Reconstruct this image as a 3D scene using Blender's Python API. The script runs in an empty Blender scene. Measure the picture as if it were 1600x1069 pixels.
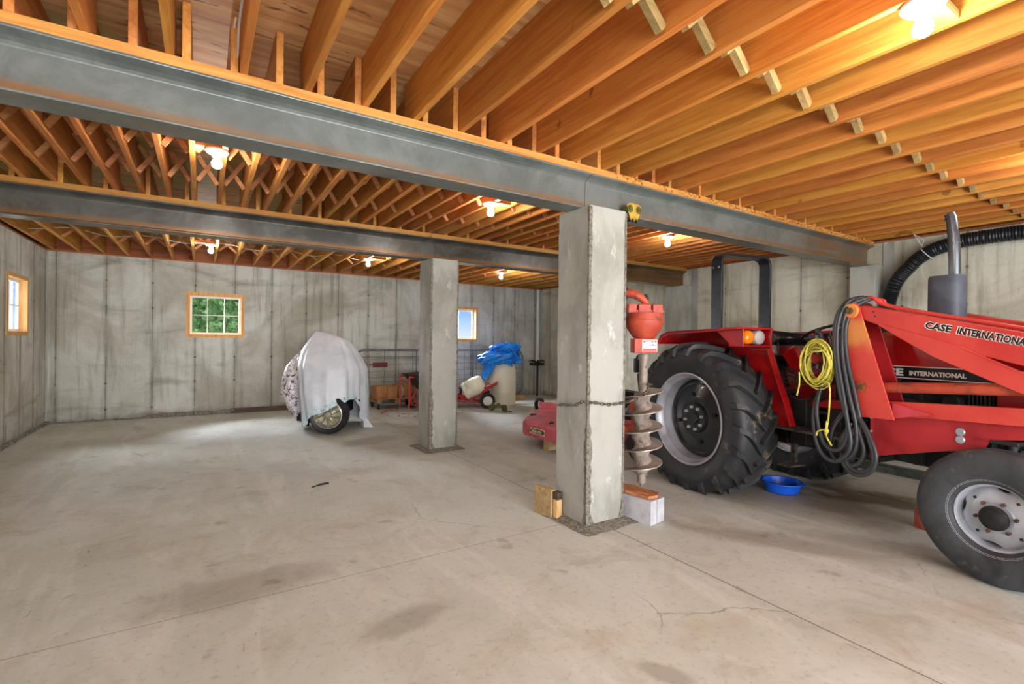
import bpy, math, random
import numpy as np
from mathutils import Vector, Matrix
random.seed(7)
C = bpy.context.scene.collection
SC = bpy.context.scene

# ------------------------------------------------------------------ camera
H_CAM = 1.45
yaw, pitch, roll = math.radians(32.4), math.radians(-0.2), math.radians(0.68)
fw = Vector((math.sin(yaw)*math.cos(pitch), math.cos(yaw)*math.cos(pitch), math.sin(pitch)))
r0 = Vector((math.cos(yaw), -math.sin(yaw), 0)); u0 = r0.cross(fw)
RT = math.cos(roll)*r0 + math.sin(roll)*u0
UP = -math.sin(roll)*r0 + math.cos(roll)*u0
cam = bpy.data.cameras.new('camera'); cam.sensor_width = 36; cam.lens = 760/1600*36; cam.clip_start = .05
co = bpy.data.objects.new('camera', cam); C.objects.link(co)
m = Matrix((RT, UP, -fw)).transposed().to_4x4(); m.translation = (0, 0, H_CAM)
co.matrix_world = m
SC.camera = co

# ------------------------------------------------------------------ light and exposure
SC.view_settings.view_transform = 'Standard'
SC.view_settings.look = 'None'
SC.view_settings.gamma = 1
SC.view_settings.use_curve_mapping = False
SC.view_settings.exposure = 2.0
w = bpy.data.worlds.new('world'); SC.world = w; w.use_nodes = True
nt = w.node_tree; nt.nodes.clear()
bg = nt.nodes.new('ShaderNodeBackground'); bg.inputs[1].default_value = .27
wtc = nt.nodes.new('ShaderNodeTexCoord'); wsx = nt.nodes.new('ShaderNodeSeparateXYZ'); nt.links.new(wtc.outputs['Generated'], wsx.inputs[0])
wmr = nt.nodes.new('ShaderNodeMapRange'); wmr.inputs[1].default_value = .0; wmr.inputs[2].default_value = .07; nt.links.new(wsx.outputs[2], wmr.inputs[0])
wn_ = nt.nodes.new('ShaderNodeTexNoise'); wn_.inputs['Scale'].default_value = 9; wn_.inputs['Detail'].default_value = 5
wmp = nt.nodes.new('ShaderNodeMapping'); wmp.inputs['Scale'].default_value = (1, 1, 4); nt.links.new(wtc.outputs['Generated'], wmp.inputs[0]); nt.links.new(wmp.outputs[0], wn_.inputs['Vector'])
wcl = nt.nodes.new('ShaderNodeMapRange'); wcl.inputs[1].default_value = .52; wcl.inputs[2].default_value = .72; nt.links.new(wn_.outputs[0], wcl.inputs[0])
wm1 = nt.nodes.new('ShaderNodeMix'); wm1.data_type = 'RGBA'; wm1.inputs[6].default_value = (.72, .86, 1.0, 1); wm1.inputs[7].default_value = (.17, .43, .90, 1); nt.links.new(wmr.outputs[0], wm1.inputs[0])
wm2 = nt.nodes.new('ShaderNodeMix'); wm2.data_type = 'RGBA'; wm2.inputs[7].default_value = (.85, .92, 1.0, 1); nt.links.new(wcl.outputs[0], wm2.inputs[0]); nt.links.new(wm1.outputs[2], wm2.inputs[6])
ow = nt.nodes.new('ShaderNodeOutputWorld')
nt.links.new(wm2.outputs[2], bg.inputs[0]); nt.links.new(bg.outputs[0], ow.inputs[0])
BULB = 124.0           # radiance of the lamp bulbs
sun = bpy.data.lights.new('daylight_sun', 'SUN'); sun.energy = 21.0; sun.angle = math.radians(60); sun.color = (.84, .90, 1.0)
so_ = bpy.data.objects.new('daylight_sun', sun); C.objects.link(so_)
so_.rotation_euler = Vector((.28, -.82, -.44)).to_track_quat('-Z', 'Y').to_euler()
def portal(name, loc, rot, sx, sy):
    L = bpy.data.lights.new(name, 'AREA'); L.shape = 'RECTANGLE'; L.size = sx; L.size_y = sy
    L.cycles.is_portal = True
    o = bpy.data.objects.new(name, L); C.objects.link(o); o.location = loc; o.rotation_euler = rot

dl_ = bpy.data.lights.new('unseen_door_fill', 'AREA'); dl_.shape = 'RECTANGLE'; dl_.size = 5.5; dl_.size_y = 2.4; dl_.energy = 155; dl_.color = (.93, .96, 1.0)  # added fill light, set in an unseen doorway behind the camera
do_ = bpy.data.objects.new('unseen_door_fill', dl_); C.objects.link(do_); do_.location = (1.6, -3.5, 1.35); do_.rotation_euler = (math.radians(90), 0, 0)
XL, XR, YF, YB = -2.15, 7.67, 10.69, -3.4      # inner faces of the walls
ZW, ZJ, DJ = 2.815, 2.845, .286                # wall top, joist bottom, joist depth
portal('window_daylight', (.19, YF+.12, 1.85), (math.radians(-90), 0, 0), .8, .75)
portal('window_daylight_b', (5.3, YF+.12, 1.85), (math.radians(-90), 0, 0), .8, .75)
portal('window_daylight_c', (XL-.14, 9.22, 1.85), (math.radians(-90), 0, math.radians(90)), .8, .75)

# ------------------------------------------------------------------ materials
def lin(c):
    f = lambda v: v/12.92 if v <= .04045 else ((v+.055)/1.055)**2.4
    return tuple(f(x/255) for x in c) + (1,)
class G:
    def __init__(s, name):
        s.m = bpy.data.materials.new(name); s.m.use_nodes = True; s.t = s.m.node_tree; s.t.nodes.clear()
        s.out = s.t.nodes.new('ShaderNodeOutputMaterial'); s.b = s.t.nodes.new('ShaderNodeBsdfPrincipled')
        s.l(s.b.outputs[0], s.out.inputs[0]); s.tc = s.t.nodes.new('ShaderNodeTexCoord')
    def n(s, t, **k):
        x = s.t.nodes.new(t)
        for a, b in k.items(): setattr(x, a, b)
        return x
    def l(s, a, b): s.t.links.new(a, b)
    def math(s, op, a, b=None, c=None, clamp=False):
        x = s.n('ShaderNodeMath', operation=op); x.use_clamp = clamp
        for i, v in enumerate((a, b, c)):
            if v is None: continue
            if isinstance(v, (int, float)): x.inputs[i].default_value = v
            else: s.l(v, x.inputs[i])
        return x.outputs[0]
    def map(s, scale=(1, 1, 1), rot=(0, 0, 0), src='Object', loc=(0, 0, 0)):
        x = s.n('ShaderNodeMapping'); x.inputs['Scale'].default_value = scale; x.inputs['Rotation'].default_value = rot; x.inputs['Location'].default_value = loc
        s.l(s.tc.outputs[src], x.inputs[0]); return x.outputs[0]
    def noise(s, vec, scale, detail=4, rough=.55, dist=0.0, out=0):
        x = s.n('ShaderNodeTexNoise'); x.inputs['Scale'].default_value = scale; x.inputs['Detail'].default_value = detail
        x.inputs['Roughness'].default_value = rough; x.inputs['Distortion'].default_value = dist
        s.l(vec, x.inputs['Vector']); return x.outputs[out]
    def ramp(s, fac, lo, hi):
        x = s.n('ShaderNodeMapRange'); x.inputs[1].default_value = lo; x.inputs[2].default_value = hi
        x.interpolation_type = 'SMOOTHSTEP'; s.l(fac, x.inputs[0]); return x.outputs[0]
    def mix(s, fac, a, b):
        x = s.n('ShaderNodeMix', data_type='RGBA')
        for i, v in ((0, fac), (6, a), (7, b)):
            if isinstance(v, (int, float)): x.inputs[i].default_value = v
            elif isinstance(v, tuple): x.inputs[i].default_value = v
            else: s.l(v, x.inputs[i])
        return x.outputs[2]
    def xyz(s, src='Object'):
        x = s.n('ShaderNodeSeparateXYZ'); s.l(s.tc.outputs[src], x.inputs[0]); return x.outputs
    def bump(s, h, strength, dist=.01):
        x = s.n('ShaderNodeBump'); x.inputs['Strength'].default_value = strength; x.inputs['Distance'].default_value = dist
        s.l(h, x.inputs['Height']); s.l(x.outputs[0], s.b.inputs['Normal'])
    def col(s, c):
        if isinstance(c, tuple): s.b.inputs['Base Color'].default_value = c
        else: s.l(c, s.b.inputs['Base Color'])
    def set(s, **k):
        for a, v in k.items():
            a = a.replace('_', ' ')
            if isinstance(v, (int, float, tuple)): s.b.inputs[a].default_value = v
            else: s.l(v, s.b.inputs[a])

def M(name, c1, c2=None, scale=6, rough=.5, metal=0, bump=.15, lo=.4, hi=.65, stretch=(1, 1, 1), c3=None, scale3=25, lo3=.62, hi3=.7, coat=0, fine=0, dist=.3):
    g = G(name)
    if c2 is None: c2 = tuple(x*.82 for x in c1)
    v = g.map(stretch)
    n1 = g.noise(v, scale, 5, .6, dist)
    c = g.mix(g.ramp(n1, lo, hi), lin(c1), lin(c2))
    if c3 is not None:
        n3 = g.noise(v, scale3, 6, .7)
        c = g.mix(g.ramp(n3, lo3, hi3), c, lin(c3))
    g.col(c); g.set(Roughness=rough, Metallic=metal)
    if coat: g.set(Coat_Weight=coat, Coat_Roughness=.1)
    if bump: g.bump(g.noise(v, scale*8, 4), bump, .004)
    return g.m

def wall_mat(name, axis, off, tint=(1, 1, 1), cool=0):
    g = G(name); X = g.xyz(); u = X[axis]; z = X[2]
    v = g.map()
    st = [7, 7, .55]; vs = g.map(tuple(st)); hs = g.map((.5, .5, 2.2))
    big = g.noise(v, .75, 6, .62, .8); streak = g.noise(vs, 1.0, 5, .65); hz = g.noise(hs, 1.3, 5, .6, .6); fine = g.noise(v, 38, 5, .7); mid = g.noise(v, 4.5, 6, .65, 1)
    T = lambda c: lin(tuple(a*b for a, b in zip(c, tint)))
    c = g.mix(g.ramp(big, .35, .66), T((206, 207, 198)), T((166, 163, 148)))
    c = g.mix(g.math('MULTIPLY', g.ramp(streak, .48, .72), .55), c, T((120, 114, 98)))
    c = g.mix(g.math('MULTIPLY', g.ramp(hz, .52, .75), .6), c, T((112, 102, 82)))
    c = g.mix(g.math('MULTIPLY', g.ramp(mid, .6, .78), .45), c, T((205, 204, 198)))
    c = g.mix(g.math('MULTIPLY', g.ramp(fine, .56, .78), .55), c, T((96, 90, 78)))
    d = g.math('MULTIPLY', g.math('ABSOLUTE', g.math('SUBTRACT', g.math('FRACT', g.math('ADD', g.math('DIVIDE', g.math('SUBTRACT', u, off), .635), .5)), .5)), .635)
    wob = g.math('MULTIPLY', g.math('SUBTRACT', g.noise(v, 9, 3), .5), .012)
    d2 = g.math('ADD', d, wob)
    line = g.math('SUBTRACT', 1, g.ramp(d2, .001, .013))
    halo = g.math('MULTIPLY', g.math('SUBTRACT', 1, g.ramp(d2, .0, .07)), .28)
    ln = g.math('MULTIPLY', line, g.ramp(g.noise(v, 2.2, 3), .3, .55))
    dz = g.math('MULTIPLY', g.math('ABSOLUTE', g.math('SUBTRACT', g.math('FRACT', g.math('ADD', g.math('DIVIDE', g.math('SUBTRACT', z, .19), .44), .5)), .5)), .44)
    rr = g.math('SQRT', g.math('ADD', g.math('POWER', d, 2), g.math('POWER', dz, 2)))
    tie = g.math('MULTIPLY', g.math('SUBTRACT', 1, g.ramp(rr, .010, .024)), g.ramp(g.noise(v, 1.7, 2), .35, .6))
    c = g.mix(halo, c, T((104, 94, 76)))
    c = g.mix(g.math('MULTIPLY', ln, .62), c, T((66, 60, 50)))
    c = g.mix(g.math('MULTIPLY', tie, .8), c, T((58, 54, 48)))
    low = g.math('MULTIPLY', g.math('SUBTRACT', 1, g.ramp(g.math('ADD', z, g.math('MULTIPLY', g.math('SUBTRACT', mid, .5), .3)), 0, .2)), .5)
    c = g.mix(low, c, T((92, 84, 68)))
    g.col(c); g.set(Roughness=.82, Specular_IOR_Level=.3)
    h = g.math('SUBTRACT', g.math('ADD', g.math('MULTIPLY', fine, .5), mid), g.math('MULTIPLY', line, -.5))
    g.bump(h, .35, .008); return g.m

def floor_mat():
    g = G('floor_concrete'); X = g.xyz(); x, y = X[0], X[1]; v = g.map()
    big = g.noise(v, .5, 6, .6, .6); mid = g.noise(v, 2.3, 7, .65, .8); fine = g.noise(v, 26, 6, .72)
    swirl = g.noise(g.map((1, .25, 1), (0, 0, math.radians(38))), 2.2, 6, .65, 1.4)
    c = g.mix(g.ramp(big, .35, .68), lin((201, 203, 194)), lin((184, 184, 171)))
    c = g.mix(g.math('MULTIPLY', g.ramp(mid, .5, .72), .55), c, lin((160, 154, 134)))
    c = g.mix(g.math('MULTIPLY', g.ramp(swirl, .48, .68), .55), c, lin((216, 216, 208)))
    tan_ = g.noise(g.map(loc=(9, 4, 0)), 1.3, 6, .7, .8)
    c = g.mix(g.math('MULTIPLY', g.ramp(tan_, .52, .70), .40), c, lin((172, 156, 126)))
    c = g.mix(g.math('MULTIPLY', g.ramp(fine, .52, .72), .5), c, lin((140, 134, 118)))
    fleck = g.noise(g.map((1, .35, 1), (0, 0, math.radians(30)), loc=(2, 7, 0)), 19, 4, .75, .5)
    c = g.mix(g.math('MULTIPLY', g.math('MULTIPLY', g.ramp(fleck, .655, .69), g.ramp(mid, .42, .6)), .6), c, lin((98, 88, 72)))
    spots = g.noise(g.map(loc=(4.2, 1.3, 0)), 3.4, 3, .5)
    c = g.mix(g.math('MULTIPLY', g.ramp(spots, .66, .74), .45), c, lin((120, 110, 94)))
    # oil patch spreading from the drain pan
    ca, sa = math.cos(math.radians(-72)), math.sin(math.radians(-72))
    def blob(cx, cy, a, b, ang, soft=.5):
        ca, sa = math.cos(math.radians(ang)), math.sin(math.radians(ang))
        dx = g.math('SUBTRACT', x, cx); dy = g.math('SUBTRACT', y, cy)
        p = g.math('DIVIDE', g.math('ADD', g.math('MULTIPLY', dx, ca), g.math('MULTIPLY', dy, sa)), a)
        q = g.math('DIVIDE', g.math('SUBTRACT', g.math('MULTIPLY', dy, ca), g.math('MULTIPLY', dx, sa)), b)
        r = g.math('SQRT', g.math('ADD', g.math('POWER', p, 2), g.math('POWER', q, 2)))
        r = g.math('ADD', r, g.math('MULTIPLY', g.math('SUBTRACT', mid, .5), 1.9))
        return g.math('SUBTRACT', 1, g.ramp(r, 1-soft, 1.0+soft*.3))
    oil = g.math('MULTIPLY', blob(5.25, 2.2, .85, .3, -62), g.ramp(swirl, .38, .52))
    c = g.mix(g.math('MULTIPLY', oil, .85), c, lin((66, 46, 32)))
    dirt = blob(4.9, 2.3, 2.2, .75, -62, .8)
    c = g.mix(g.math('MULTIPLY', dirt, .5), c, lin((120, 98, 70)))
    for (cx, cy, a, b, an) in ((1.72, 1.42, .12, .06, -60), (2.0, 6.9, .5, .3, 20), (.15, 3.2, .5, .25, 0), (.9, 2.4, .3, .12, 10), (3.6, 1.9, .9, .18, -60), (4.2, 1.3, .9, .2, -65)):
        c = g.mix(g.math('MULTIPLY', blob(cx, cy, a, b, an), .42), c, lin((118, 104, 84)))
    # saw cut joints through the pillars and wandering cracks
    wob = g.math('MULTIPLY', g.math('SUBTRACT', g.noise(v, 3, 4), .5), .03)
    def cut(d, wd, k):
        nonlocal c
        ms = g.math('SUBTRACT', 1, g.ramp(g.math('ABSOLUTE', d), wd*.3, wd)); c = g.mix(g.math('MULTIPLY', ms, k), c, lin((92, 84, 72))); return ms
    m1 = cut(g.math('ADD', g.math('SUBTRACT', x, 2.68), g.math('MULTIPLY', wob, .4)), .008, .75)
    m2 = cut(g.math('ADD', g.math('SUBTRACT', y, 3.03), g.math('MULTIPLY', wob, .4)), .006, .55)
    m3 = cut(g.math('SUBTRACT', y, 6.05), .008, .4)
    vor = g.n('ShaderNodeTexVoronoi', feature='DISTANCE_TO_EDGE'); vor.inputs['Scale'].default_value = .55
    wv = g.n('ShaderNodeMix', data_type='VECTOR'); wv.inputs[0].default_value = .16
    g.l(v, wv.inputs[4]); g.l(g.noise(v, 2.6, 6, .7, 0, 1), wv.inputs[5]); g.l(wv.outputs[1], vor.inputs['Vector'])
    ck = g.math('MULTIPLY', g.math('SUBTRACT', 1, g.ramp(vor.outputs['Distance'], .0005, .0035)), g.ramp(g.noise(v, .9, 2), .54, .66))
    c = g.mix(g.math('MULTIPLY', ck, .5), c, lin((98, 88, 74)))
    g.col(c)
    g.set(Roughness=g.math('ADD', .42, g.math('MULTIPLY', mid, .3)), Specular_IOR_Level=.45)
    g.bump(g.math('SUBTRACT', g.math('ADD', g.math('MULTIPLY', fine, .4), mid), g.math('ADD', m1, ck)), .18, .006)
    return g.m

def wood(name, a, b, dark, axis=1, rnd=True, green=0, rough=.6, gs=1.0):
    g = G(name); s = [14*gs]*3; s[axis] = .8*gs
    info = g.n('ShaderNodeObjectInfo')
    base = g.tc.outputs['Object']
    add = g.n('ShaderNodeVectorMath', operation='ADD'); g.l(base, add.inputs[0])
    comb = g.n('ShaderNodeCombineXYZ')
    for i in range(3): g.l(g.math('MULTIPLY', info.outputs['Random'], 37.0+11*i), comb.inputs[i])
    g.l(comb.outputs[0], add.inputs[1])
    mp = g.n('ShaderNodeMapping'); mp.inputs['Scale'].default_value = s; g.l(add.outputs[0], mp.inputs[0])
    gr = g.noise(mp.outputs[0], 1.6, 6, .65, .6); gr2 = g.noise(mp.outputs[0], 6, 4, .6)
    kn = g.noise(add.outputs[0], 5.5*gs, 2, .5)
    c = g.mix(g.ramp(gr, .35, .68), lin(a), lin(b))
    c = g.mix(g.math('MULTIPLY', g.ramp(gr2, .5, .8), .4), c, lin(dark))
    c = g.mix(g.math('MULTIPLY', g.ramp(kn, .70, .76), .7), c, lin(dark))
    if rnd:
        hs = g.n('ShaderNodeHueSaturation'); g.l(c, hs.inputs['Color'])
        g.l(g.math('ADD', .82, g.math('MULTIPLY', info.outputs['Random'], .36)), hs.inputs['Value'])
        g.l(g.math('ADD', .492, g.math('MULTIPLY', g.math('FRACT', g.math('MULTIPLY', info.outputs['Random'], 7.3)), .016)), hs.inputs['Hue'])
        c = hs.outputs[0]
    g.col(c); g.set(Roughness=rough, Specular_IOR_Level=.35); g.bump(gr2, .2, .003); return g.m

def ply_mat():
    g = G('subfloor_plywood'); v = g.map((1, 6, 1)); X = g.xyz()
    gr = g.noise(g.map((.9, 9, 1)), 1.4, 6, .6, .8); kn = g.noise(g.map((3.0, 9, 1)), 1.5, 3, .5)
    c = g.mix(g.ramp(gr, .35, .65), lin((214, 170, 116)), lin((180, 128, 78)))
    c = g.mix(g.math('MULTIPLY', g.ramp(kn, .64, .7), .75), c, lin((74, 44, 24)))
    gn = g.math('MULTIPLY', g.ramp(g.noise(g.map(), 1.1, 3), .42, .56), g.ramp(X[1], 3.0, 3.6))
    c = g.mix(g.math('MULTIPLY', gn, .7), c, lin((158, 158, 96)))
    sx = g.math('ABSOLUTE', g.math('SUBTRACT', g.math('FRACT', g.math('DIVIDE', X[1], 1.22)), .5))
    c = g.mix(g.math('MULTIPLY', g.math('SUBTRACT', 1, g.ramp(sx, .0, .005)), .7), c, lin((50, 30, 18)))
    g.col(c); g.set(Roughness=.7); return g.m

def steel_mat(name, dark=False):
    g = G(name); X = g.xyz(); v = g.map(); vs = g.map((.6, 4, 9))
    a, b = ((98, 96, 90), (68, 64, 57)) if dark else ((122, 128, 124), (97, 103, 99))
    c = g.mix(g.ramp(g.noise(v, 2.2, 6, .7, .5), .35, .65), lin(a), lin(b))
    c = g.mix(g.math('MULTIPLY', g.ramp(g.noise(v, 14, 5, .8), .6, .78), .5), c, lin((60, 50, 40)))
    zz = g.math('ADD', X[2], g.math('MULTIPLY', g.math('SUBTRACT', g.noise(vs, 2.5, 5, .7), .5), .12))
    band = g.math('MULTIPLY', g.ramp(zz, 2.50, 2.525), g.math('SUBTRACT', 1, g.ramp(zz, 2.535, 2.60)))
    c = g.mix(g.math('MULTIPLY', band, .75), c, lin((142, 96, 44)))
    rl = g.math('MULTIPLY', g.ramp(g.math('ADD', X[0], g.math('MULTIPLY', g.noise(v, 2, 3), 1.2)), 5.6, 7.6), g.ramp(g.noise(vs, 3, 5), .35, .6))
    c = g.mix(g.math('MULTIPLY', rl, .75), c, lin((138, 92, 40)))
    g.col(c); g.set(Roughness=.34, Metallic=.3); g.bump(g.noise(v, 30, 5), .15, .003); return g.m

def steel_dirty(name, a, b, c, metal=.5, rough=.5): return M(name, a, b, 5, rough, metal, .3, c3=c, scale3=14, lo3=.55, hi3=.68)

def plain(name, c, rough=.5, metal=0, **k):
    g = G(name); g.col(lin(c)); g.set(Roughness=rough, Metallic=metal, **k); return g.m
def emit(name, c, s):
    g = G(name); g.set(Base_Color=(1, 1, 1, 1), Emission_Color=c, Emission_Strength=s); return g.m

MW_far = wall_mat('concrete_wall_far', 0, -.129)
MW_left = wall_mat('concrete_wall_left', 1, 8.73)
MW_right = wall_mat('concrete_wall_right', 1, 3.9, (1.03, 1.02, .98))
MFLOOR = floor_mat()
MPLY = ply_mat()
MJN = wood('joist_wood_near', (206, 138, 62), (184, 110, 42), (128, 70, 24))
MJM = wood('joist_wood_mid', (206, 138, 70), (180, 106, 46), (122, 66, 28))
MJF = wood('joist_wood_far', (214, 154, 74), (182, 114, 48), (118, 66, 28))
MBR = wood('bridging_wood', (200, 140, 88), (170, 108, 62), (112, 66, 36), 0)
MBRN = wood('bridging_wood_near', (180, 152, 98), (152, 124, 76), (98, 76, 48), 0)
MPLANK = wood('plank_wood', (206, 146, 74), (182, 114, 48), (120, 66, 26), 0)
MRIM = wood('rim_wood', (176, 112, 62), (146, 84, 44), (96, 54, 28), 0)
MPINE = wood('window_pine', (226, 178, 110), (206, 148, 80), (150, 92, 42), 2)
MLUM = wood('lumber_wood', (196, 166, 124), (164, 128, 86), (112, 76, 44), 0)
MOLDW = wood('weathered_wood', (168, 132, 92), (128, 96, 64), (70, 50, 34), 1)
MSTEEL = steel_mat('beam_steel')
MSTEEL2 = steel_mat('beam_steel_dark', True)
MPILLAR = M('pillar_concrete', (170, 170, 161), (142, 142, 131), 2.2, .85, 0, .5, c3=(200, 200, 196), scale3=9, lo3=.58, hi3=.72, stretch=(1, 1, .5))
MAGG = M('exposed_aggregate', (138, 132, 118), (92, 86, 76), 40, .9, 0, 1.0, c3=(196, 190, 176), scale3=70, lo3=.6, hi3=.66)
MRED = M('tractor_red', (178, 22, 26), (150, 14, 20), 3, .28, 0, .03, coat=.4)
MREDF = M('faded_loader_red', (210, 72, 62), (192, 54, 48), 2.2, .42, 0, .06, c3=(214, 110, 60), scale3=1.4, lo3=.56, hi3=.74)
MREDD = M('dull_red_paint', (176, 40, 46), (148, 26, 32), 3, .42, 0, .06)
MREDT = M('tower_red', (208, 66, 54), (196, 48, 44), 2.2, .42, 0, .06, c3=(226, 150, 70), scale3=2.2, lo3=.50, hi3=.66)
def tower_mat():
    g = G('tower_red_faded'); X = g.xyz(); v = g.map(); n = g.noise(v, 4, 5, .65, .4)
    c = g.mix(g.ramp(g.noise(v, 2.5, 4), .4, .65), lin((208, 70, 58)), lin((196, 54, 48)))
    zz = g.math('ADD', X[2], g.math('MULTIPLY', g.math('SUBTRACT', n, .5), .22))
    band = g.math('MULTIPLY', g.ramp(zz, 1.36, 1.47), g.math('SUBTRACT', 1, g.ramp(zz, 1.60, 1.67)))
    c = g.mix(g.math('MULTIPLY', band, .75), c, lin((222, 150, 76)))
    c = g.mix(g.math('MULTIPLY', g.ramp(g.noise(v, 17, 5, .7), .68, .72), .8), c, lin((110, 62, 42)))
    g.col(c); g.set(Roughness=.42); g.bump(n, .05, .003); return g.m
MREDT2 = tower_mat()
MORNG = M('orange_red_paint', (196, 80, 52), (166, 60, 40), 4, .55, 0, .1, c3=(104, 64, 46), scale3=9, lo3=.52, hi3=.68)
MRUB = M('tyre_rubber', (44, 45, 47), (30, 31, 33), 4, .55, 0, .35, c3=(112, 104, 84), scale3=4.5, lo3=.57, hi3=.70)
MRUBF = M('front_tyre_rubber', (62, 66, 70), (40, 42, 46), 3, .55, 0, .25, c3=(126, 122, 106), scale3=5, lo3=.54, hi3=.70, dist=1)
MRUBP = plain('black_rubber', (28, 28, 30), .5)
MHOSE = plain('black_hose_rubber', (46, 48, 50), .42)
MRIMG = M('rim_grey', (176, 176, 182), (150, 150, 158), 4, .4, .35, .08)
MSILV = M('rim_silver', (190, 196, 206), (166, 172, 182), 5, .33, .45, .08)
MBLK = M('gloss_black', (20, 22, 26), (32, 34, 38), 5, .25, .1, .05, coat=.5)
MBLKM = M('dark_machinery', (42, 40, 38), (26, 25, 25), 6, .6, .3, .4, c3=(96, 84, 66), scale3=9, lo3=.58, hi3=.72)
MROPS = M('black_scuffed_steel', (38, 42, 48), (26, 28, 32), 6, .35, .3, .1, c3=(120, 126, 134), scale3=16, lo3=.64, hi3=.74)
MSLATE = M('muffler_slate', (82, 88, 98), (68, 72, 82), 7, .6, .1, .2)
MPIPE = M('stack_metal', (112, 118, 124), (78, 82, 88), 5, .35, .8, .1, stretch=(4, 4, .6))
MAMB = plain('amber_lens', (236, 122, 10), .2, 0)
MLENS = plain('clear_lens', (214, 214, 206), .15, .3)
MWHITE = plain('white_paint', (232, 232, 228), .5)
MDEC = plain('black_decal', (18, 18, 18), .4)
MROPE = M('yellow_rope', (208, 200, 84), (176, 164, 56), 40, .7, 0, .4)
MBLUE = plain('blue_plastic', (18, 92, 214), .35)
MTARP = M('blue_tarp', (24, 146, 240), (14, 104, 220), 7, .35, 0, .3, c3=(150, 214, 240), scale3=4.2, lo3=.60, hi3=.66)
MCREAM = plain('cream_plastic', (240, 236, 212), .45)
MCORR = plain('corrugated_black', (26, 28, 32), .4)
MBLOCK = M('concrete_block', (196, 196, 200), (176, 176, 180), 8, .9, 0, .6)
MAUG = M('dirty_auger_steel', (152, 138, 126), (116, 102, 90), 7, .6, .25, .4, c3=(92, 76, 62), scale3=12, lo3=.55, hi3=.68)
MAUGE = M('worn_bright_edge', (196, 190, 182), (160, 152, 144), 20, .4, .6, .1)
MCHAIN = M('chain_steel', (120, 112, 100), (84, 74, 62), 30, .5, .6, .2)
MYEL = M('yellow_paint', (196, 162, 60), (160, 124, 40), 9, .5, .1, .2, c3=(84, 66, 34), scale3=14, lo3=.58, hi3=.7)
MSHEET = M('pale_printed_sheet', (226, 230, 236), (208, 213, 221), 3, .45, 0, .15, c3=(176, 186, 200), scale3=13, lo3=.66, hi3=.71)
MHEM = M('teal_printed_hem', (214, 226, 230), (184, 208, 214), 14, .5, 0, .15, c3=(104, 152, 166), scale3=17, lo3=.56, hi3=.63)
MBAG = M('printed_plastic_bag', (228, 222, 224), (206, 198, 204), 8, .35, 0, .5, c3=(88, 66, 74), scale3=24, lo3=.52, hi3=.57, dist=1.2)
MNEWS = M('printed_floor_sheet', (222, 218, 220), (196, 190, 196), 7, .6, 0, .1, c3=(60, 48, 60), scale3=6, lo3=.55, hi3=.58)
MCARD = M('cardboard', (176, 122, 74), (156, 102, 58), 5, .8, 0, .1)
MGALV = M('galvanised_tube', (134, 138, 138), (108, 112, 112), 8, .45, .6, .1)
MWIRE = plain('rusty_wire', (104, 96, 84), .6, .4)
MMAR = plain('maroon_plate', (104, 42, 34), .6)
MOLIVE = M('olive_paint', (104, 98, 48), (70, 66, 34), 14, .5, .2, .3)
MPINK = M('sun_faded_red', (204, 98, 106), (184, 74, 84), 4, .4, 0, .1, c3=(214, 140, 142), scale3=6, lo3=.55, hi3=.7)
MPVC = plain('white_plastic', (206, 208, 204), .5)
MGREEN = M('green_grey_metal', (98, 108, 94), (74, 82, 72), 9, .5, .3, .2)
MBULB = emit('bulb_glow', (1.0, .97, .93, 1), BULB)
MPORC = plain('porcelain_white', (236, 236, 232), .3)
def leafmat(name, a, b):
    g = G(name); info = g.noise(g.map(), 9, 4, .7); g.col(g.mix(g.ramp(info, .35, .65), lin(a), lin(b))); g.set(Roughness=.6); return g.m
MLEAF = leafmat('tree_leaves', (92, 132, 72), (36, 72, 34))
MBARK = plain('bark', (88, 70, 52), .9)
MGRASS = leafmat('grass_outside', (48, 62, 34), (38, 52, 28))
MSIDING = plain('white_siding', (226, 226, 218), .6)
def glass_mat():
    g = G('window_glass'); t = g.n('ShaderNodeBsdfTransparent'); gl = g.n('ShaderNodeBsdfGlossy'); gl.inputs['Roughness'].default_value = .03
    fr = g.n('ShaderNodeLayerWeight'); fr.inputs['Blend'].default_value = .5; ff = g.math('MULTIPLY', g.math('POWER', fr.outputs['Facing'], 5), .25); mx = g.n('ShaderNodeMixShader')
    g.l(ff, mx.inputs[0]); g.l(t.outputs[0], mx.inputs[1]); g.l(gl.outputs[0], mx.inputs[2]); g.l(mx.outputs[0], g.out.inputs[0]); return g.m
MGLASS = glass_mat()

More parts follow.
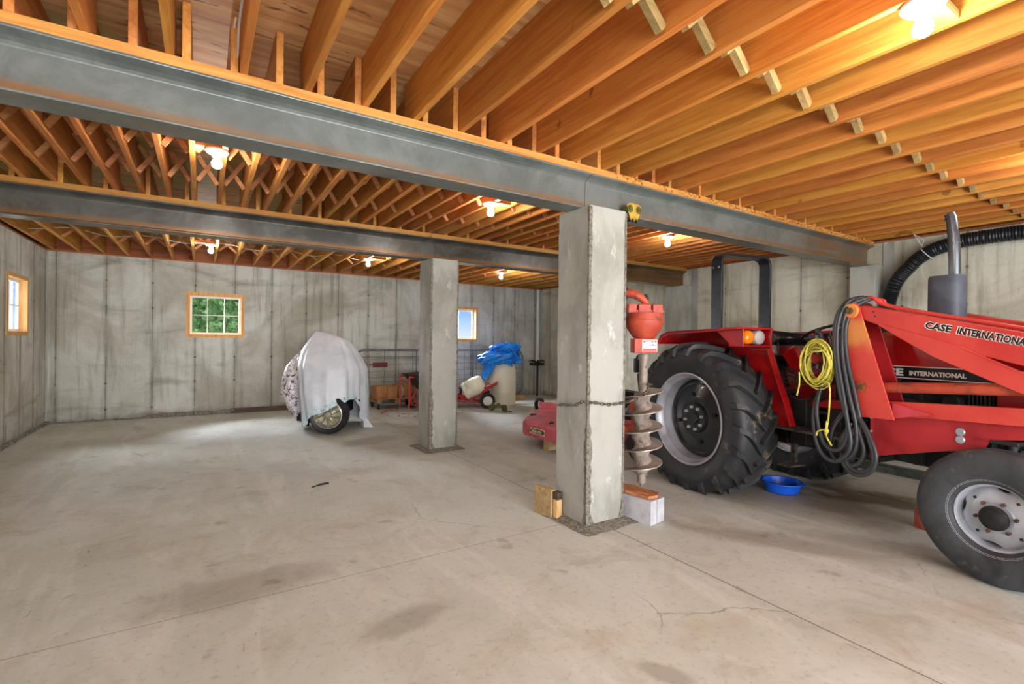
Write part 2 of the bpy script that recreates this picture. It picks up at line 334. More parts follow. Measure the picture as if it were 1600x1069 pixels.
# ------------------------------------------------------------------ mesh builder
class MB:
    def __init__(s): s.V = []; s.F = []
    def add(s, v, f):
        o = len(s.V); s.V += [tuple(p) for p in v]; s.F += [tuple(i+o for i in q) for q in f]; return s
    def box(s, x0, x1, y0, y1, z0, z1):
        v = [(x0, y0, z0), (x1, y0, z0), (x1, y1, z0), (x0, y1, z0), (x0, y0, z1), (x1, y0, z1), (x1, y1, z1), (x0, y1, z1)]
        return s.add(v, [(0, 3, 2, 1), (4, 5, 6, 7), (0, 1, 5, 4), (1, 2, 6, 5), (2, 3, 7, 6), (3, 0, 4, 7)])
    def obox(s, c, ax, ay, az):      # centre and three half-axis vectors
        c, ax, ay, az = map(Vector, (c, ax, ay, az)); v = []
        for k in (-1, 1):
            for a, b in ((-1, -1), (1, -1), (1, 1), (-1, 1)): v.append(c+a*ax+b*ay+k*az)
        return s.add(v, [(0, 3, 2, 1), (4, 5, 6, 7), (0, 1, 5, 4), (1, 2, 6, 5), (2, 3, 7, 6), (3, 0, 4, 7)])
    def bar(s, p, q, wd, ht, up=(0, 0, 1)):
        p, q = Vector(p), Vector(q); d = (q-p); L = d.length; d.normalize(); u = Vector(up); sd = d.cross(u)
        if sd.length < 1e-4: sd = d.cross(Vector((1, 0, 0)))
        sd.normalize(); u = sd.cross(d)
        return s.obox((p+q)/2, d*L/2, sd*wd/2, u*ht/2)
    def prism(s, poly, fn, w0, w1):
        n = len(poly); v = [fn(a, b, w0) for a, b in poly]+[fn(a, b, w1) for a, b in poly]
        f = [tuple(range(n))[::-1], tuple(range(n, 2*n))]+[(i, (i+1) % n, (i+1) % n+n, i+n) for i in range(n)]
        return s.add(v, f)
    def tube(s, pts, r, n=10, closed=False, caps=True):
        P = [Vector(p) for p in pts]; N = len(P); R = r if isinstance(r, (list, tuple)) else [r]*N
        T = []
        for i in range(N):
            a = P[(i-1) % N] if (closed or i > 0) else P[0]; b = P[(i+1) % N] if (closed or i < N-1) else P[-1]
            t = (b-a); T.append(t.normalized() if t.length > 1e-9 else Vector((0, 0, 1)))
        ref = Vector((0, 0, 1)) if abs(T[0].z) < .9 else Vector((1, 0, 0))
        nrm = T[0].cross(ref).normalized(); v = []
        for i in range(N):
            nrm = (nrm-T[i]*nrm.dot(T[i])).normalized(); b = T[i].cross(nrm)
            for k in range(n):
                a = 2*math.pi*k/n; v.append(P[i]+(nrm*math.cos(a)+b*math.sin(a))*R[i])
        f = []
        for i in range(N if closed else N-1):
            j = (i+1) % N
            for k in range(n): f.append((i*n+k, i*n+(k+1) % n, j*n+(k+1) % n, j*n+k))
        if caps and not closed: f += [tuple(range(n))[::-1], tuple(range((N-1)*n, N*n))]
        return s.add(v, f)
    def lathe(s, prof, c=(0, 0, 0), axis='z', n=32, loop=False, ang=None):
        v = []; m = len(prof)
        for k in range(n):
            a = 2*math.pi*k/n
            for r, h in prof:
                p = {'z': (r*math.cos(a), r*math.sin(a), h), 'y': (r*math.cos(a), h, r*math.sin(a)), 'x': (h, r*math.cos(a), r*math.sin(a))}[axis]
                v.append((p[0]+c[0], p[1]+c[1], p[2]+c[2]))
        f = []
        for k in range(n):
            k2 = (k+1) % n
            for i in range(m if loop else m-1):
                j = (i+1) % m
                f.append((k*m+i, k2*m+i, k2*m+j, k*m+j))
        return s.add(v, f)
    def cyl(s, p, q, r, n=16): return s.tube([p, q], r, n)
    def sphere(s, c, r, n=16, m=10, sc=(1, 1, 1)):
        prof = [(r*math.sin(math.pi*i/m), -r*math.cos(math.pi*i/m)) for i in range(m+1)]
        prof[0] = (1e-4, prof[0][1]); prof[-1] = (1e-4, prof[-1][1])
        o = len(s.V); s.lathe(prof, (0, 0, 0), 'z', n)
        for i in range(o, len(s.V)):
            x, y, z = s.V[i]; s.V[i] = (c[0]+x*sc[0], c[1]+y*sc[1], c[2]+z*sc[2])
        return s
    def build(s, name, mat, parent=None, smooth=40, bevel=0, loc=None, seg=2):
        used = sorted({i for f in s.F for i in f})
        if len(used) < len(s.V):
            mp = {v: i for i, v in enumerate(used)}; s.V = [s.V[i] for i in used]; s.F = [tuple(mp[i] for i in f) for f in s.F]
        me = bpy.data.meshes.new(name); me.from_pydata(s.V, [], s.F); me.validate(); me.update()
        import bmesh
        b = bmesh.new(); b.from_mesh(me); bmesh.ops.recalc_face_normals(b, faces=b.faces); b.to_mesh(me); b.free()
        if smooth:
            me.shade_smooth(); me.set_sharp_from_angle(angle=math.radians(smooth))
        me.materials.append(mat); o = bpy.data.objects.new(name, me); C.objects.link(o)
        if parent: o.parent = parent
        if loc: o.location = loc
        if bevel:
            md = o.modifiers.new('bevel', 'BEVEL'); md.width = bevel; md.segments = seg; md.limit_method = 'ANGLE'; md.angle_limit = math.radians(35); md.harden_normals = False
        return o
def empty(name, loc, rz=0):
    o = bpy.data.objects.new(name, None); C.objects.link(o); o.location = loc; o.rotation_euler = (0, 0, rz); o.empty_display_size = .1; return o
def tag(o, label, cat, group=None, kind=None):
    o['label'] = label; o['category'] = cat
    if group: o['group'] = group
    if kind: o['kind'] = kind
    return o
def struct(o, label=None):
    o['kind'] = 'structure'
    if label: o['label'] = label
    return o
def spline(pts, n=8, closed=False):
    P = [Vector(p) for p in pts]; out = []; N = len(P)
    rng = N if closed else N-1
    for i in range(rng):
        p0 = P[(i-1) % N] if (closed or i > 0) else P[0]; p1 = P[i]; p2 = P[(i+1) % N]; p3 = P[(i+2) % N] if (closed or i < N-2) else P[-1]
        for k in range(n):
            t = k/n; out.append(.5*((2*p1)+(p2-p0)*t+(2*p0-5*p1+4*p2-p3)*t*t+(3*p1-p0-3*p2+p3)*t**3))
    if not closed: out.append(P[-1])
    return out
XZ = lambda a, b, w: (a, w, b)
XY = lambda a, b, w: (a, b, w)
YZ = lambda a, b, w: (w, a, b)
def text(name, s, size, mat, parent, origin, xdir, ydir, extrude=.001, sx=1, bold=0, fit=None):
    cu = bpy.data.curves.new(name, 'FONT'); cu.body = s; cu.size = size; cu.extrude = extrude; cu.offset = bold; cu.resolution_u = 2
    o = bpy.data.objects.new(name, cu); C.objects.link(o)
    bpy.context.view_layer.update()
    dg = bpy.context.evaluated_depsgraph_get()
    me = bpy.data.meshes.new_from_object(o.evaluated_get(dg)); bpy.data.objects.remove(o)
    if fit:
        xs_ = [v.co.x for v in me.vertices]; sx = fit/(max(xs_)-min(xs_))
    xd, yd = Vector(xdir).normalized(), Vector(ydir).normalized(); zd = xd.cross(yd)
    for v in me.vertices: v.co = Vector(origin)+xd*v.co.x*sx+yd*v.co.y+zd*v.co.z
    me.materials.clear(); me.materials.append(mat)
    q = bpy.data.objects.new(name, me); C.objects.link(q)
    if parent: q.parent = parent
    return q
#@@END_HELPERS

# ------------------------------------------------------------------ room shell
struct(MB().box(XL-.3, XR+.3, YB-.3, YF+.3, -.12, 0).build('floor', MFLOOR, smooth=0))
def wall_with_holes(name, mat, a0, a1, holes, z1, fn, t0, t1):
    mb = MB(); xs = sorted({a0, a1, *[h[0] for h in holes], *[h[1] for h in holes]}); zs = sorted({0, z1, *[h[2] for h in holes], *[h[3] for h in holes]})
    for i in range(len(xs)-1):
        for j in range(len(zs)-1):
            cx, cz = (xs[i]+xs[i+1])/2, (zs[j]+zs[j+1])/2
            if any(h[0] < cx < h[1] and h[2] < cz < h[3] for h in holes): continue
            mb.prism([(xs[i], zs[j]), (xs[i+1], zs[j]), (xs[i+1], zs[j+1]), (xs[i], zs[j+1])], fn, t0, t1)
    return struct(mb.build(name, mat, smooth=0))
W2 = (-.235, .63, 1.47, 2.23); W3 = (4.88, 5.73, 1.44, 2.22); W1 = (8.80, 9.65, 1.47, 2.24)
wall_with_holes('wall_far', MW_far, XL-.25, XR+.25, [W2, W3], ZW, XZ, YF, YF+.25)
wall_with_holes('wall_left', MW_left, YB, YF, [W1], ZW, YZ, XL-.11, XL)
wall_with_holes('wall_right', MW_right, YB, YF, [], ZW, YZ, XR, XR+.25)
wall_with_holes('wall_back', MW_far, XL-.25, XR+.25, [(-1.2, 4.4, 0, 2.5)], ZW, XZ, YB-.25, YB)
# timber sill plates and rim boards that close the joist ends
def trim(n, mb, mat=MRIM): return struct(mb.build('trim_%d' % n, mat, smooth=0, bevel=.003))
trim(1, MB().box(XL-.2, XR+.2, YF+.004, YF+.19, ZW, ZJ).box(XL-.2, XR+.2, YF+.13, YF+.168, ZJ, ZJ+DJ))
trim(2, MB().box(XL-.19, XL-.004, YB-.19, YF, ZW, ZJ).box(XL-.168, XL-.13, YB-.17, YF+.13, ZJ, ZJ+DJ))
trim(3, MB().box(XR+.004, XR+.19, YB-.19, YF, ZW, ZJ).box(XR+.13, XR+.168, YB-.17, YF+.13, ZJ, ZJ+DJ))
trim(4, MB().box(XL, XR, YB-.15, YB-.004, ZW, ZJ).box(XL, XR, YB-.168, YB-.13, ZJ, ZJ+DJ))
struct(MB().box(XL-.2, XR+.2, YB-.2, YF+.2, ZJ+DJ, ZJ+DJ+.03).build('ceiling', MPLY, smooth=0))
# low maroon board along the foot of the far wall, rubble strip along the wall foot
trim(5, MB().box(.45, 2.9, YF-.05, YF-.005, 0, .09).box(.45, 2.9, YF-.075, YF-.05, 0, .04), M('maroon_board', (112, 84, 68), (86, 60, 48), 3, .7, stretch=(.5, 3, 3)))
mb = MB()
for i in range(60):
    y = 6.2+i*.075; wv = .03+.025*random.random(); mb.box(XL, XL+wv, y, y+.075, 0, .02+.03*random.random())
for i in range(34):
    x = XL+i*.078; mb.box(x, x+.078, YF-.015-.03*random.random()-(.03 if x > -.9 else 0), YF, 0, .02+.02*random.random()+(.04 if x > -.9 else 0))
trim(6, mb, MAGG)
# pale formed strips at the corners
trim(7, MB().prism([(XL, YF), (XL+.02, YF), (XL+.02, YF-.01), (XL, YF-.03)], XY, 0, ZW), MPILLAR)
trim(8, MB().prism([(XR, YF), (XR-.09, YF), (XR-.08, YF-.02), (XR, YF-.10)], XY, 0, ZW), MPILLAR)

# windows
def window(n, h, fn, t_in, t_out, sgn, lights, sash_at):
    a0, a1, z0, z1 = h; e = empty('window_%d' % n, fn((a0+a1)/2, z0, t_in)); e.location = (0, 0, 0); struct(e)
    mb = MB(); w_ = .022; f = .05
    A, B = sorted((t_in-sgn*.016, t_out))
    for r in ((a0, a0+w_, z0+w_, z1-w_), (a1-w_, a1, z0+w_, z1-w_), (a0, a1, z0, z0+w_), (a0, a1, z1-w_, z1)):
        mb.prism([(r[0], r[2]), (r[1], r[2]), (r[1], r[3]), (r[0], r[3])], fn, A, B)
    A, B = sorted((t_in-sgn*.014, t_in-sgn*.001))
    for r in ((a0-.035, a0-.0005, z0-.0005, z1+.0005), (a1+.0005, a1+.035, z0-.0005, z1+.0005), (a0-.035, a1+.035, z0-.035, z0-.0005), (a0-.035, a1+.035, z1+.0005, z1+.035)):
        mb.prism([(r[0], r[2]), (r[1], r[2]), (r[1], r[3]), (r[0], r[3])], fn, A, B)
    mb.build('window_frame', MPINE, e, smooth=0)
    mb = MB(); g0, g1, h0, h1 = a0+w_, a1-w_, z0+w_, z1-w_; s0 = t_in+sgn*sash_at
    A, B = sorted((s0, s0+sgn*.035)); s_ = .035
    rs = [(g0, g0+s_, h0+s_, h1-s_), (g1-s_, g1, h0+s_, h1-s_), (g0, g1, h0, h0+s_), (g0, g1, h1-s_, h1)]
    nx, nz = lights
    for i in range(1, nx): c_ = g0+(g1-g0)*i/nx; rs.append((c_-.007, c_+.007, h0+s_, h1-s_))
    for j in range(1, nz): c_ = h0+(h1-h0)*j/nz; rs += [(g0+s_+(g1-g0-2*s_)*0, g0+(g1-g0)/nx-.007, c_-.007, c_+.007)] + [(g0+(g1-g0)*i/nx+.007, (g0+(g1-g0)*(i+1)/nx-.007 if i < nx-1 else g1-s_), c_-.007, c_+.007) for i in range(1, nx)]
    for r in rs: mb.prism([(r[0], r[2]), (r[1], r[2]), (r[1], r[3]), (r[0], r[3])], fn, A, B)
    mb.build('sash', MWHITE, e, smooth=0)
    MB().prism([(g0, h0), (g1, h0), (g1, h1), (g0, h1)], fn, s0+sgn*.015, s0+sgn*.019).build('pane', MGLASS, e, smooth=0)
window(1, W1, YZ, XL, XL-.105, -1, (3, 2), .07)
window(2, W2, XZ, YF, YF+.22, 1, (3, 2), .08)
window(3, W3, XZ, YF, YF+.22, 1, (2, 1), .12)

# outside: ground and trees
struct(MB().box(-30, 40, YF+.26, 60, .8, 1.0).box(-30, XL-.26, YB-20, YF+.26, .8, 1.0).build('ground', MGRASS, smooth=0))
struct(MB().box(-20, 30, YB-30, YB-.26, -.15, -.02).build('ground_yard', M('gravel', (190, 182, 166), (160, 152, 138), 9, .9), smooth=0))
def tree(x, y, h, r, lab):
    e = empty('tree', (x, y, 1.0)); tag(e, lab, 'tree', 'trees outside the far window')
    MB().tube([(0, 0, 0), (.05, 0, h*.4), (0, .05, h*.8)], [.12, .09, .03], 8).build('trunk', MBARK, e)
    mb = MB(); rnd = random.Random(int(x*100))
    mb.lathe([(.01, .1), (r*.80, .12), (r*.74, h*.3), (r*.50, h*.6), (.05, h*.9)], n=14)
    for i in range(9000):
        t = rnd.random(); ph = rnd.uniform(0, 6.28); rad = r*(1.05-.9*t**1.6)*math.sqrt(rnd.uniform(.35, 1)); p = Vector((rad*math.cos(ph), rad*math.sin(ph), .05+h*t))
        a = Vector((rnd.gauss(0, 1), rnd.gauss(0, 1), rnd.gauss(0, 1))).normalized()*.085; b = a.cross(Vector((rnd.gauss(0, 1), rnd.gauss(0, 1), rnd.gauss(0, 1)))).normalized()*.05
        mb.add([p-a, p+b, p+a, p-b], [(0, 1, 2, 3)])
    mb.build('foliage', MLEAF, e, smooth=0)
tree(.3, 14.4, 3.8, 1.5, 'bushy green tree filling the view through the six-pane window')
tree(3.6, 17.0, 3.6, 1.4, 'bushy green tree outside to the right of the six-pane window')

# ------------------------------------------------------------------ pillars, pilasters
def pillar(x0, x1, y0, y1, lab, lumps):
    e = empty('concrete_pillar', ((x0+x1)/2, (y0+y1)/2, 0)); tag(e, lab, 'pillar'); cx, cy = e.location.x, e.location.y
    mb = MB(); n = 26; rows = []; rnd = random.Random(3)
    hx, hy = (x1-x0)/2, (y1-y0)/2
    for i in range(n+1):
        z = 2.5*i/n; j = lambda: rnd.uniform(-.004, .004); k = 1+(.02 if i < 1 else 0)
        rows.append([(-hx*k+j(), -hy*k+.012, z), (-hx*k+.012, -hy*k+j(), z), (hx*k-.01, -hy*k+j(), z), (hx*k+j(), -hy*k+.01, z), (hx*k+j(), hy*k-.01, z), (hx*k-.01, hy*k+j(), z), (-hx*k+.01, hy*k+j(), z), (-hx*k+j(), hy*k-.01, z)])
    V = [p for r in rows for p in r]; F = [(i*8+q, i*8+(q+1) % 8, (i+1)*8+(q+1) % 8, (i+1)*8+q) for i in range(n) for q in range(8)]+[tuple(range(8))[::-1], tuple(range(n*8, n*8+8))]
    mb.add(V, F).build('shaft', MPILLAR, e, smooth=0)
    # exposed stone seam on the corner that faces the room
    mb = MB(); rows = []
    for i in range(61):
        z = 2.49*i/60; wd = (.022 if z > .75 else .038)*(1+rnd.uniform(-.35, .35)) + (.03*(1-z/.12) if z < .12 else 0)
        rows.append([(-hx-.003, -hy+wd*.8, z), (-hx-.008, -hy-.002, z), (-hx+.004, -hy-.008, z), (-hx+wd, -hy-.003, z)])
    V = [p for r in rows for p in r]; F = [(i*4+q, i*4+q+1, (i+1)*4+q+1, (i+1)*4+q) for i in range(60) for q in range(3)]
    mb.add(V, F).build('stone_seam', MAGG, e)
    mb = MB(); rows = []
    for i in range(61):
        z = 2.49*i/60; wd = .008*(1+rnd.uniform(-.7, .7)) + (.05*(1-z/.14) if z < .14 else 0)
        rows.append([(hx-wd-.006, -hy-.005, z), (hx+.003, -hy-.006, z), (hx+.006, -hy+.01, z)])
    V = [p for r in rows for p in r]; F = [(i*3+q, i*3+q+1, (i+1)*3+q+1, (i+1)*3+q) for i in range(60) for q in range(2)]
    mb.add(V, F).build('stone_seam', MAGG, e)
    mb = MB(); N = 44; ring = []; inner = []
    for k in range(N):
        a = 2*math.pi*k/N; c_, s_ = math.cos(a), math.sin(a); q = 1/max(abs(c_)/(hx+.10), abs(s_)/(hy+.11)); q *= 1+rnd.uniform(-.05, .05); q2 = 1/max(abs(c_)/hx, abs(s_)/hy)
        ring.append((q*c_, q*s_, .002)); inner.append((q2*c_*.98, q2*s_*.98, .035))
    mb.add(ring+inner, [(k, (k+1) % N, (k+1) % N+N, k+N) for k in range(N)]).build('rough_grout_foot', MAGG, e)
    return e
pillar(2.50, 2.885, 2.84, 3.235, 'square concrete pillar in the foreground wrapped by a chain', 0)
pillar(2.475, 2.86, 5.86, 6.255, 'square concrete pillar standing farther back, without a chain', 0)
tag(MB().box(7.43, XR-.001, 2.84, 3.14, 0, 2.5).build('pilaster', MPILLAR, smooth=0, bevel=.008), 'concrete pilaster on the right wall carrying the near steel beam', 'pilaster')
tag(MB().box(7.44, XR-.001, 5.86, 6.29, 0, 2.5).build('pilaster', MPILLAR, smooth=0, bevel=.008), 'concrete pilaster on the right wall carrying the far steel beam', 'pilaster')
for (a, b, n) in ((2.66, 2.84, 9), (5.66, 5.86, 10)):
    struct(MB().box(XR-.012, XR, a+.06, b, 0, ZW).build('trim_%d' % n, MPILLAR, smooth=0))

# ------------------------------------------------------------------ steel beams and planks
def ibeam(x0, x1, yc, z0, z1, mat, lab):
    hw, tf, tw, fr = .095, .017, .012, .015
    pr = [(-hw, z0), (hw, z0), (hw, z0+tf*.8), (tw+fr, z0+tf), (tw, z0+tf+fr), (tw, z1-.060), (tw+.012, z1-.044), (tw+.034, z1-.030), (hw, z1-.014), (hw, z1), (-hw, z1), (-hw, z1-.014), (-tw-.034, z1-.030), (-tw-.012, z1-.044), (-tw, z1-.060), (-tw, z0+tf+fr), (-tw-fr, z0+tf), (-hw, z0+tf*.8)]
    o = MB().prism([(a+yc, b) for a, b in pr], YZ, x0, x1).build('steel_beam', mat, smooth=0, bevel=.003)
    return tag(o, lab, 'beam')
ibeam(XL+.004, 2.60, 3.035, 2.5, 2.79, MSTEEL, 'near grey steel beam, length left of the foreground pillar')
ibeam(2.604, XR-.01, 3.035, 2.5, 2.79, MSTEEL, 'near grey steel beam, length right of the foreground pillar with rusty end')
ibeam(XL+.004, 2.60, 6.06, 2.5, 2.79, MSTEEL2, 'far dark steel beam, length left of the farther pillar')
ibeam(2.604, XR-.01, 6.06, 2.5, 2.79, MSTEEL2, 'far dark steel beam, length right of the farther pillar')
def plank(yc, lab, crumbs):
    mb = MB().box(XL+.004, XR-.004, yc-.085, yc+.085, 2.791, ZJ-.001)
    rnd = random.Random(5)
    if crumbs:
        for i in range(420):
            x = 2.6+5*math.sqrt(rnd.random()); y = yc-.085+rnd.uniform(-.008, .0); z = rnd.uniform(2.80, 2.84); s = rnd.uniform(.004, .011)
            mb.obox((x, y, z), (s, rnd.uniform(-s, s), 0), (0, s*.6, s*.4), (rnd.uniform(-.3, .3)*s, 0, s*.5))
    tag(mb.build('nailer_plank', MPLANK, smooth=0), lab, 'plank')
plank(3.035, 'orange timber plank bolted along the top of the near steel beam', True)
plank(6.06, 'orange timber plank along the top of the far steel beam', False)

# ------------------------------------------------------------------ joists
def joist_proto(y0, y1, mat, lab, grp, t=.038):
    o = MB().box(-t/2, t/2, y0, y1, 0, DJ).build('ceiling_joist', mat, smooth=0, bevel=.003, seg=1)
    return tag(o, lab, 'joist', grp)
def ordinal(n):
    a = 'first second third fourth fifth sixth seventh eighth ninth tenth eleventh twelfth thirteenth fourteenth fifteenth sixteenth seventeenth eighteenth nineteenth twentieth'.split()
    if n <= 20: return a[n-1]
    t = {2: ('twenty', 'twentieth'), 3: ('thirty', 'thirtieth'), 4: ('forty', 'fortieth')}[n//10]
    return t[1] if n % 10 == 0 else t[0]+'-'+a[n % 10-1]
def rep(o, places, lab):
    for i, p in enumerate(places):
        c = o if i == 0 else o.copy()
        if i: C.objects.link(c)
        c.location = p; c['label'] = '%s, %s from the right wall' % (lab, ordinal(len(places)-i))
NEAR = [.49+.321*k for k in range(-8, 23)]; FAR = [.49+.321*k for k in range(-8, 23)]
NEAR = [x for x in NEAR if XL+.03 < x < XR-.03]; FAR = [x for x in FAR if XL+.03 < x < XR-.03]
MID = [.13+.2135*k for k in range(-10, 36)]; MID = [x for x in MID if XL+.05 < x < XR-.03]
def dodge(xs, others, g=.042):   # lapped joists lie side by side on the beams
    out = []
    for x in xs:
        for o in others:
            if abs(x-o) < g: x = o+(g if x >= o else -g)
        out.append(x)
    return out
MID = dodge(MID, NEAR)
MID = [x for x in MID if x < XR-.03]
rep(joist_proto(YB-.12, 3.12, MJN, 'deep orange-brown ceiling joist between the camera side and the near steel beam', 'ceiling joists of the near bay'), [(x, 0, ZJ) for x in NEAR], 'orange-brown joist on the camera side of the near beam')
rep(joist_proto(2.955, 6.14, MJM, 'closely spaced ceiling joist between the two steel beams', 'ceiling joists between the steel beams'), [(x, 0, ZJ) for x in MID], 'closely spaced ceiling joist between the two beams')
rep(joist_proto(5.98, YF+.125, MJF, 'ceiling joist between the far steel beam and the far wall', 'ceiling joists of the far bay'), [(x, 0, ZJ) for x in FAR], 'ceiling joist between far beam and far wall')
def bridging(xs, y, lab, grp, mt=None, th=.03, ht=.036):
    mt = mt or MBR
    proto = {}
    for a, b in zip(xs[:-1], xs[1:]):
        gap = round(b-a-.038, 3)
        if gap < .05: continue
        if gap not in proto:
            e = empty('cross_bridging', (0, 0, 0)); tag(e, lab, 'brace', grp); h = gap/2
            k1 = MB().bar((-h+.008, -.025, .022), (h-.008, -.025, DJ-.022), th, ht).build('strut', mt, e, smooth=0)
            k2 = MB().bar((h-.008, .025, .022), (-h+.008, .025, DJ-.022), th, ht).build('strut', mt, e, smooth=0)
            proto[gap] = (e, k1, k2); r = e
        else:
            e, k1, k2 = proto[gap]; r = e.copy(); C.objects.link(r)
            for k in (k1, k2): c = k.copy(); C.objects.link(c); c.parent = r
        r.location = ((a+b)/2, y+random.uniform(-.02, .02), ZJ)
        r['label'] = '%s, %s from the right wall' % (lab, ordinal(len(xs)-1-xs.index(a)))
bridging(NEAR, 1.48, 'crossed bracing between near bay joists', 'cross bracing of the near bay', MBRN, .036, .05)
bridging(MID, 4.50, 'crossed bracing between close joists, row by the near beam', 'nearer row of cross bracing between the beams')
bridging(MID, 5.30, 'crossed bracing between close joists, row by the far beam', 'farther row of cross bracing between the beams')
bridging(FAR, 9.43, 'crossed bracing between joists before the far wall', 'cross bracing of the far bay')

# ------------------------------------------------------------------ lamps
lamps = [(2.47, .79, 'nearest bare bulb in a white holder, above the tractor loader'), (.075, 4.27, 'bare bulb in a white holder between the beams, leftmost'), (2.46, 4.31, 'bare bulb in a white holder left of the foreground pillar between the beams'),
         (5.16, 4.33, 'bare bulb in a white holder between the beams, right of the foreground pillar'), (.085, 8.63, 'far bare bulb above the six-pane window'), (2.42, 8.53, 'far bare bulb left of the farther pillar'), (5.17, 8.6, 'far bare bulb right of the farther pillar above the blue tarp'),
         (.08, .79, 'bare bulb in a white holder in the near bay, out of view on the left'), (5.16, .79, 'bare bulb in a white holder in the near bay, out of view on the right')]
first = None
for i, (x, y, lab) in enumerate(lamps):
    if first is None:
        e = empty('ceiling_lamp', (x, y, ZJ))
        p1 = MB().lathe([(.0001, 0), (.075, 0), (.077, -.012), (.066, -.024), (.036, -.032), (.030, -.054), (.026, -.056), (.0001, -.056)], n=28).build('lamp_holder', MPORC, e)
        p2 = MB().lathe([(.0001, -.056), (.016, -.058), (.018, -.066), (.030, -.082), (.035, -.100), (.031, -.120), (.018, -.132), (.0001, -.136)], n=20).build('bulb', MBULB, e)
        first = (e, p1, p2); r = e
    else:
        r = first[0].copy(); C.objects.link(r); r.location = (x, y, ZJ)
        for k in first[1:]: c = k.copy(); C.objects.link(c); c.parent = r
    tag(r, lab, 'lamp', 'bare bulb ceiling lamps')
    # short timber backing that the holder is screwed to
    xs = NEAR if y < 3 else (MID if y < 6 else FAR)
    a = max(q for q in xs if q < x+.03); b = min([q for q in xs if q > x+.03])
    tag(MB().box(a+.02, b-.02, y-.045, y+.045, ZJ+.002, ZJ+.04).build('lamp_backing_board', MBR, smooth=0), 'short board behind ' + ' '.join(lab.replace('bare bulb in a white holder', 'bulb').replace('nearest bulb','the nearest bulb').split()[:12]), 'board', 'boards behind the lamps')
def cable(pts, lab, r=.005):
    tag(MB().tube(spline(pts, 6), r, 6).build('electrical_cable', MPVC), lab, 'cable')
cable([(x, 9.0+.03*math.sin(x*9), ZJ+.06+.03*math.sin(x*7)) for x in np.arange(-2.0, 3.2, .2)], 'thin white cable looping across the far bay joists')
cable([(.14, 2.3, 2.95), (.135, 2.7, 2.97), (.14, 3.0, 2.93), (.11, 3.11, 3.0), (.13, 2.9, 3.1)], 'thin white cable running down a joist above the near beam', .006)
#@@TRACTOR

# ------------------------------------------------------------------ tractor (local x forward, y to its left, camera side is -y)
TO = Vector((4.988, 3.0125, 0)); TA = math.atan2(-.9863, -.1650)
tr = empty('tractor', TO, TA); tag(tr, 'red farm tractor with front loader arms parked on the right side', 'tractor')
TRM = Matrix.Translation(TO) @ Matrix.Rotation(TA, 4, 'Z')
def TW(x, y, z): return TRM @ Vector((x, y, z))

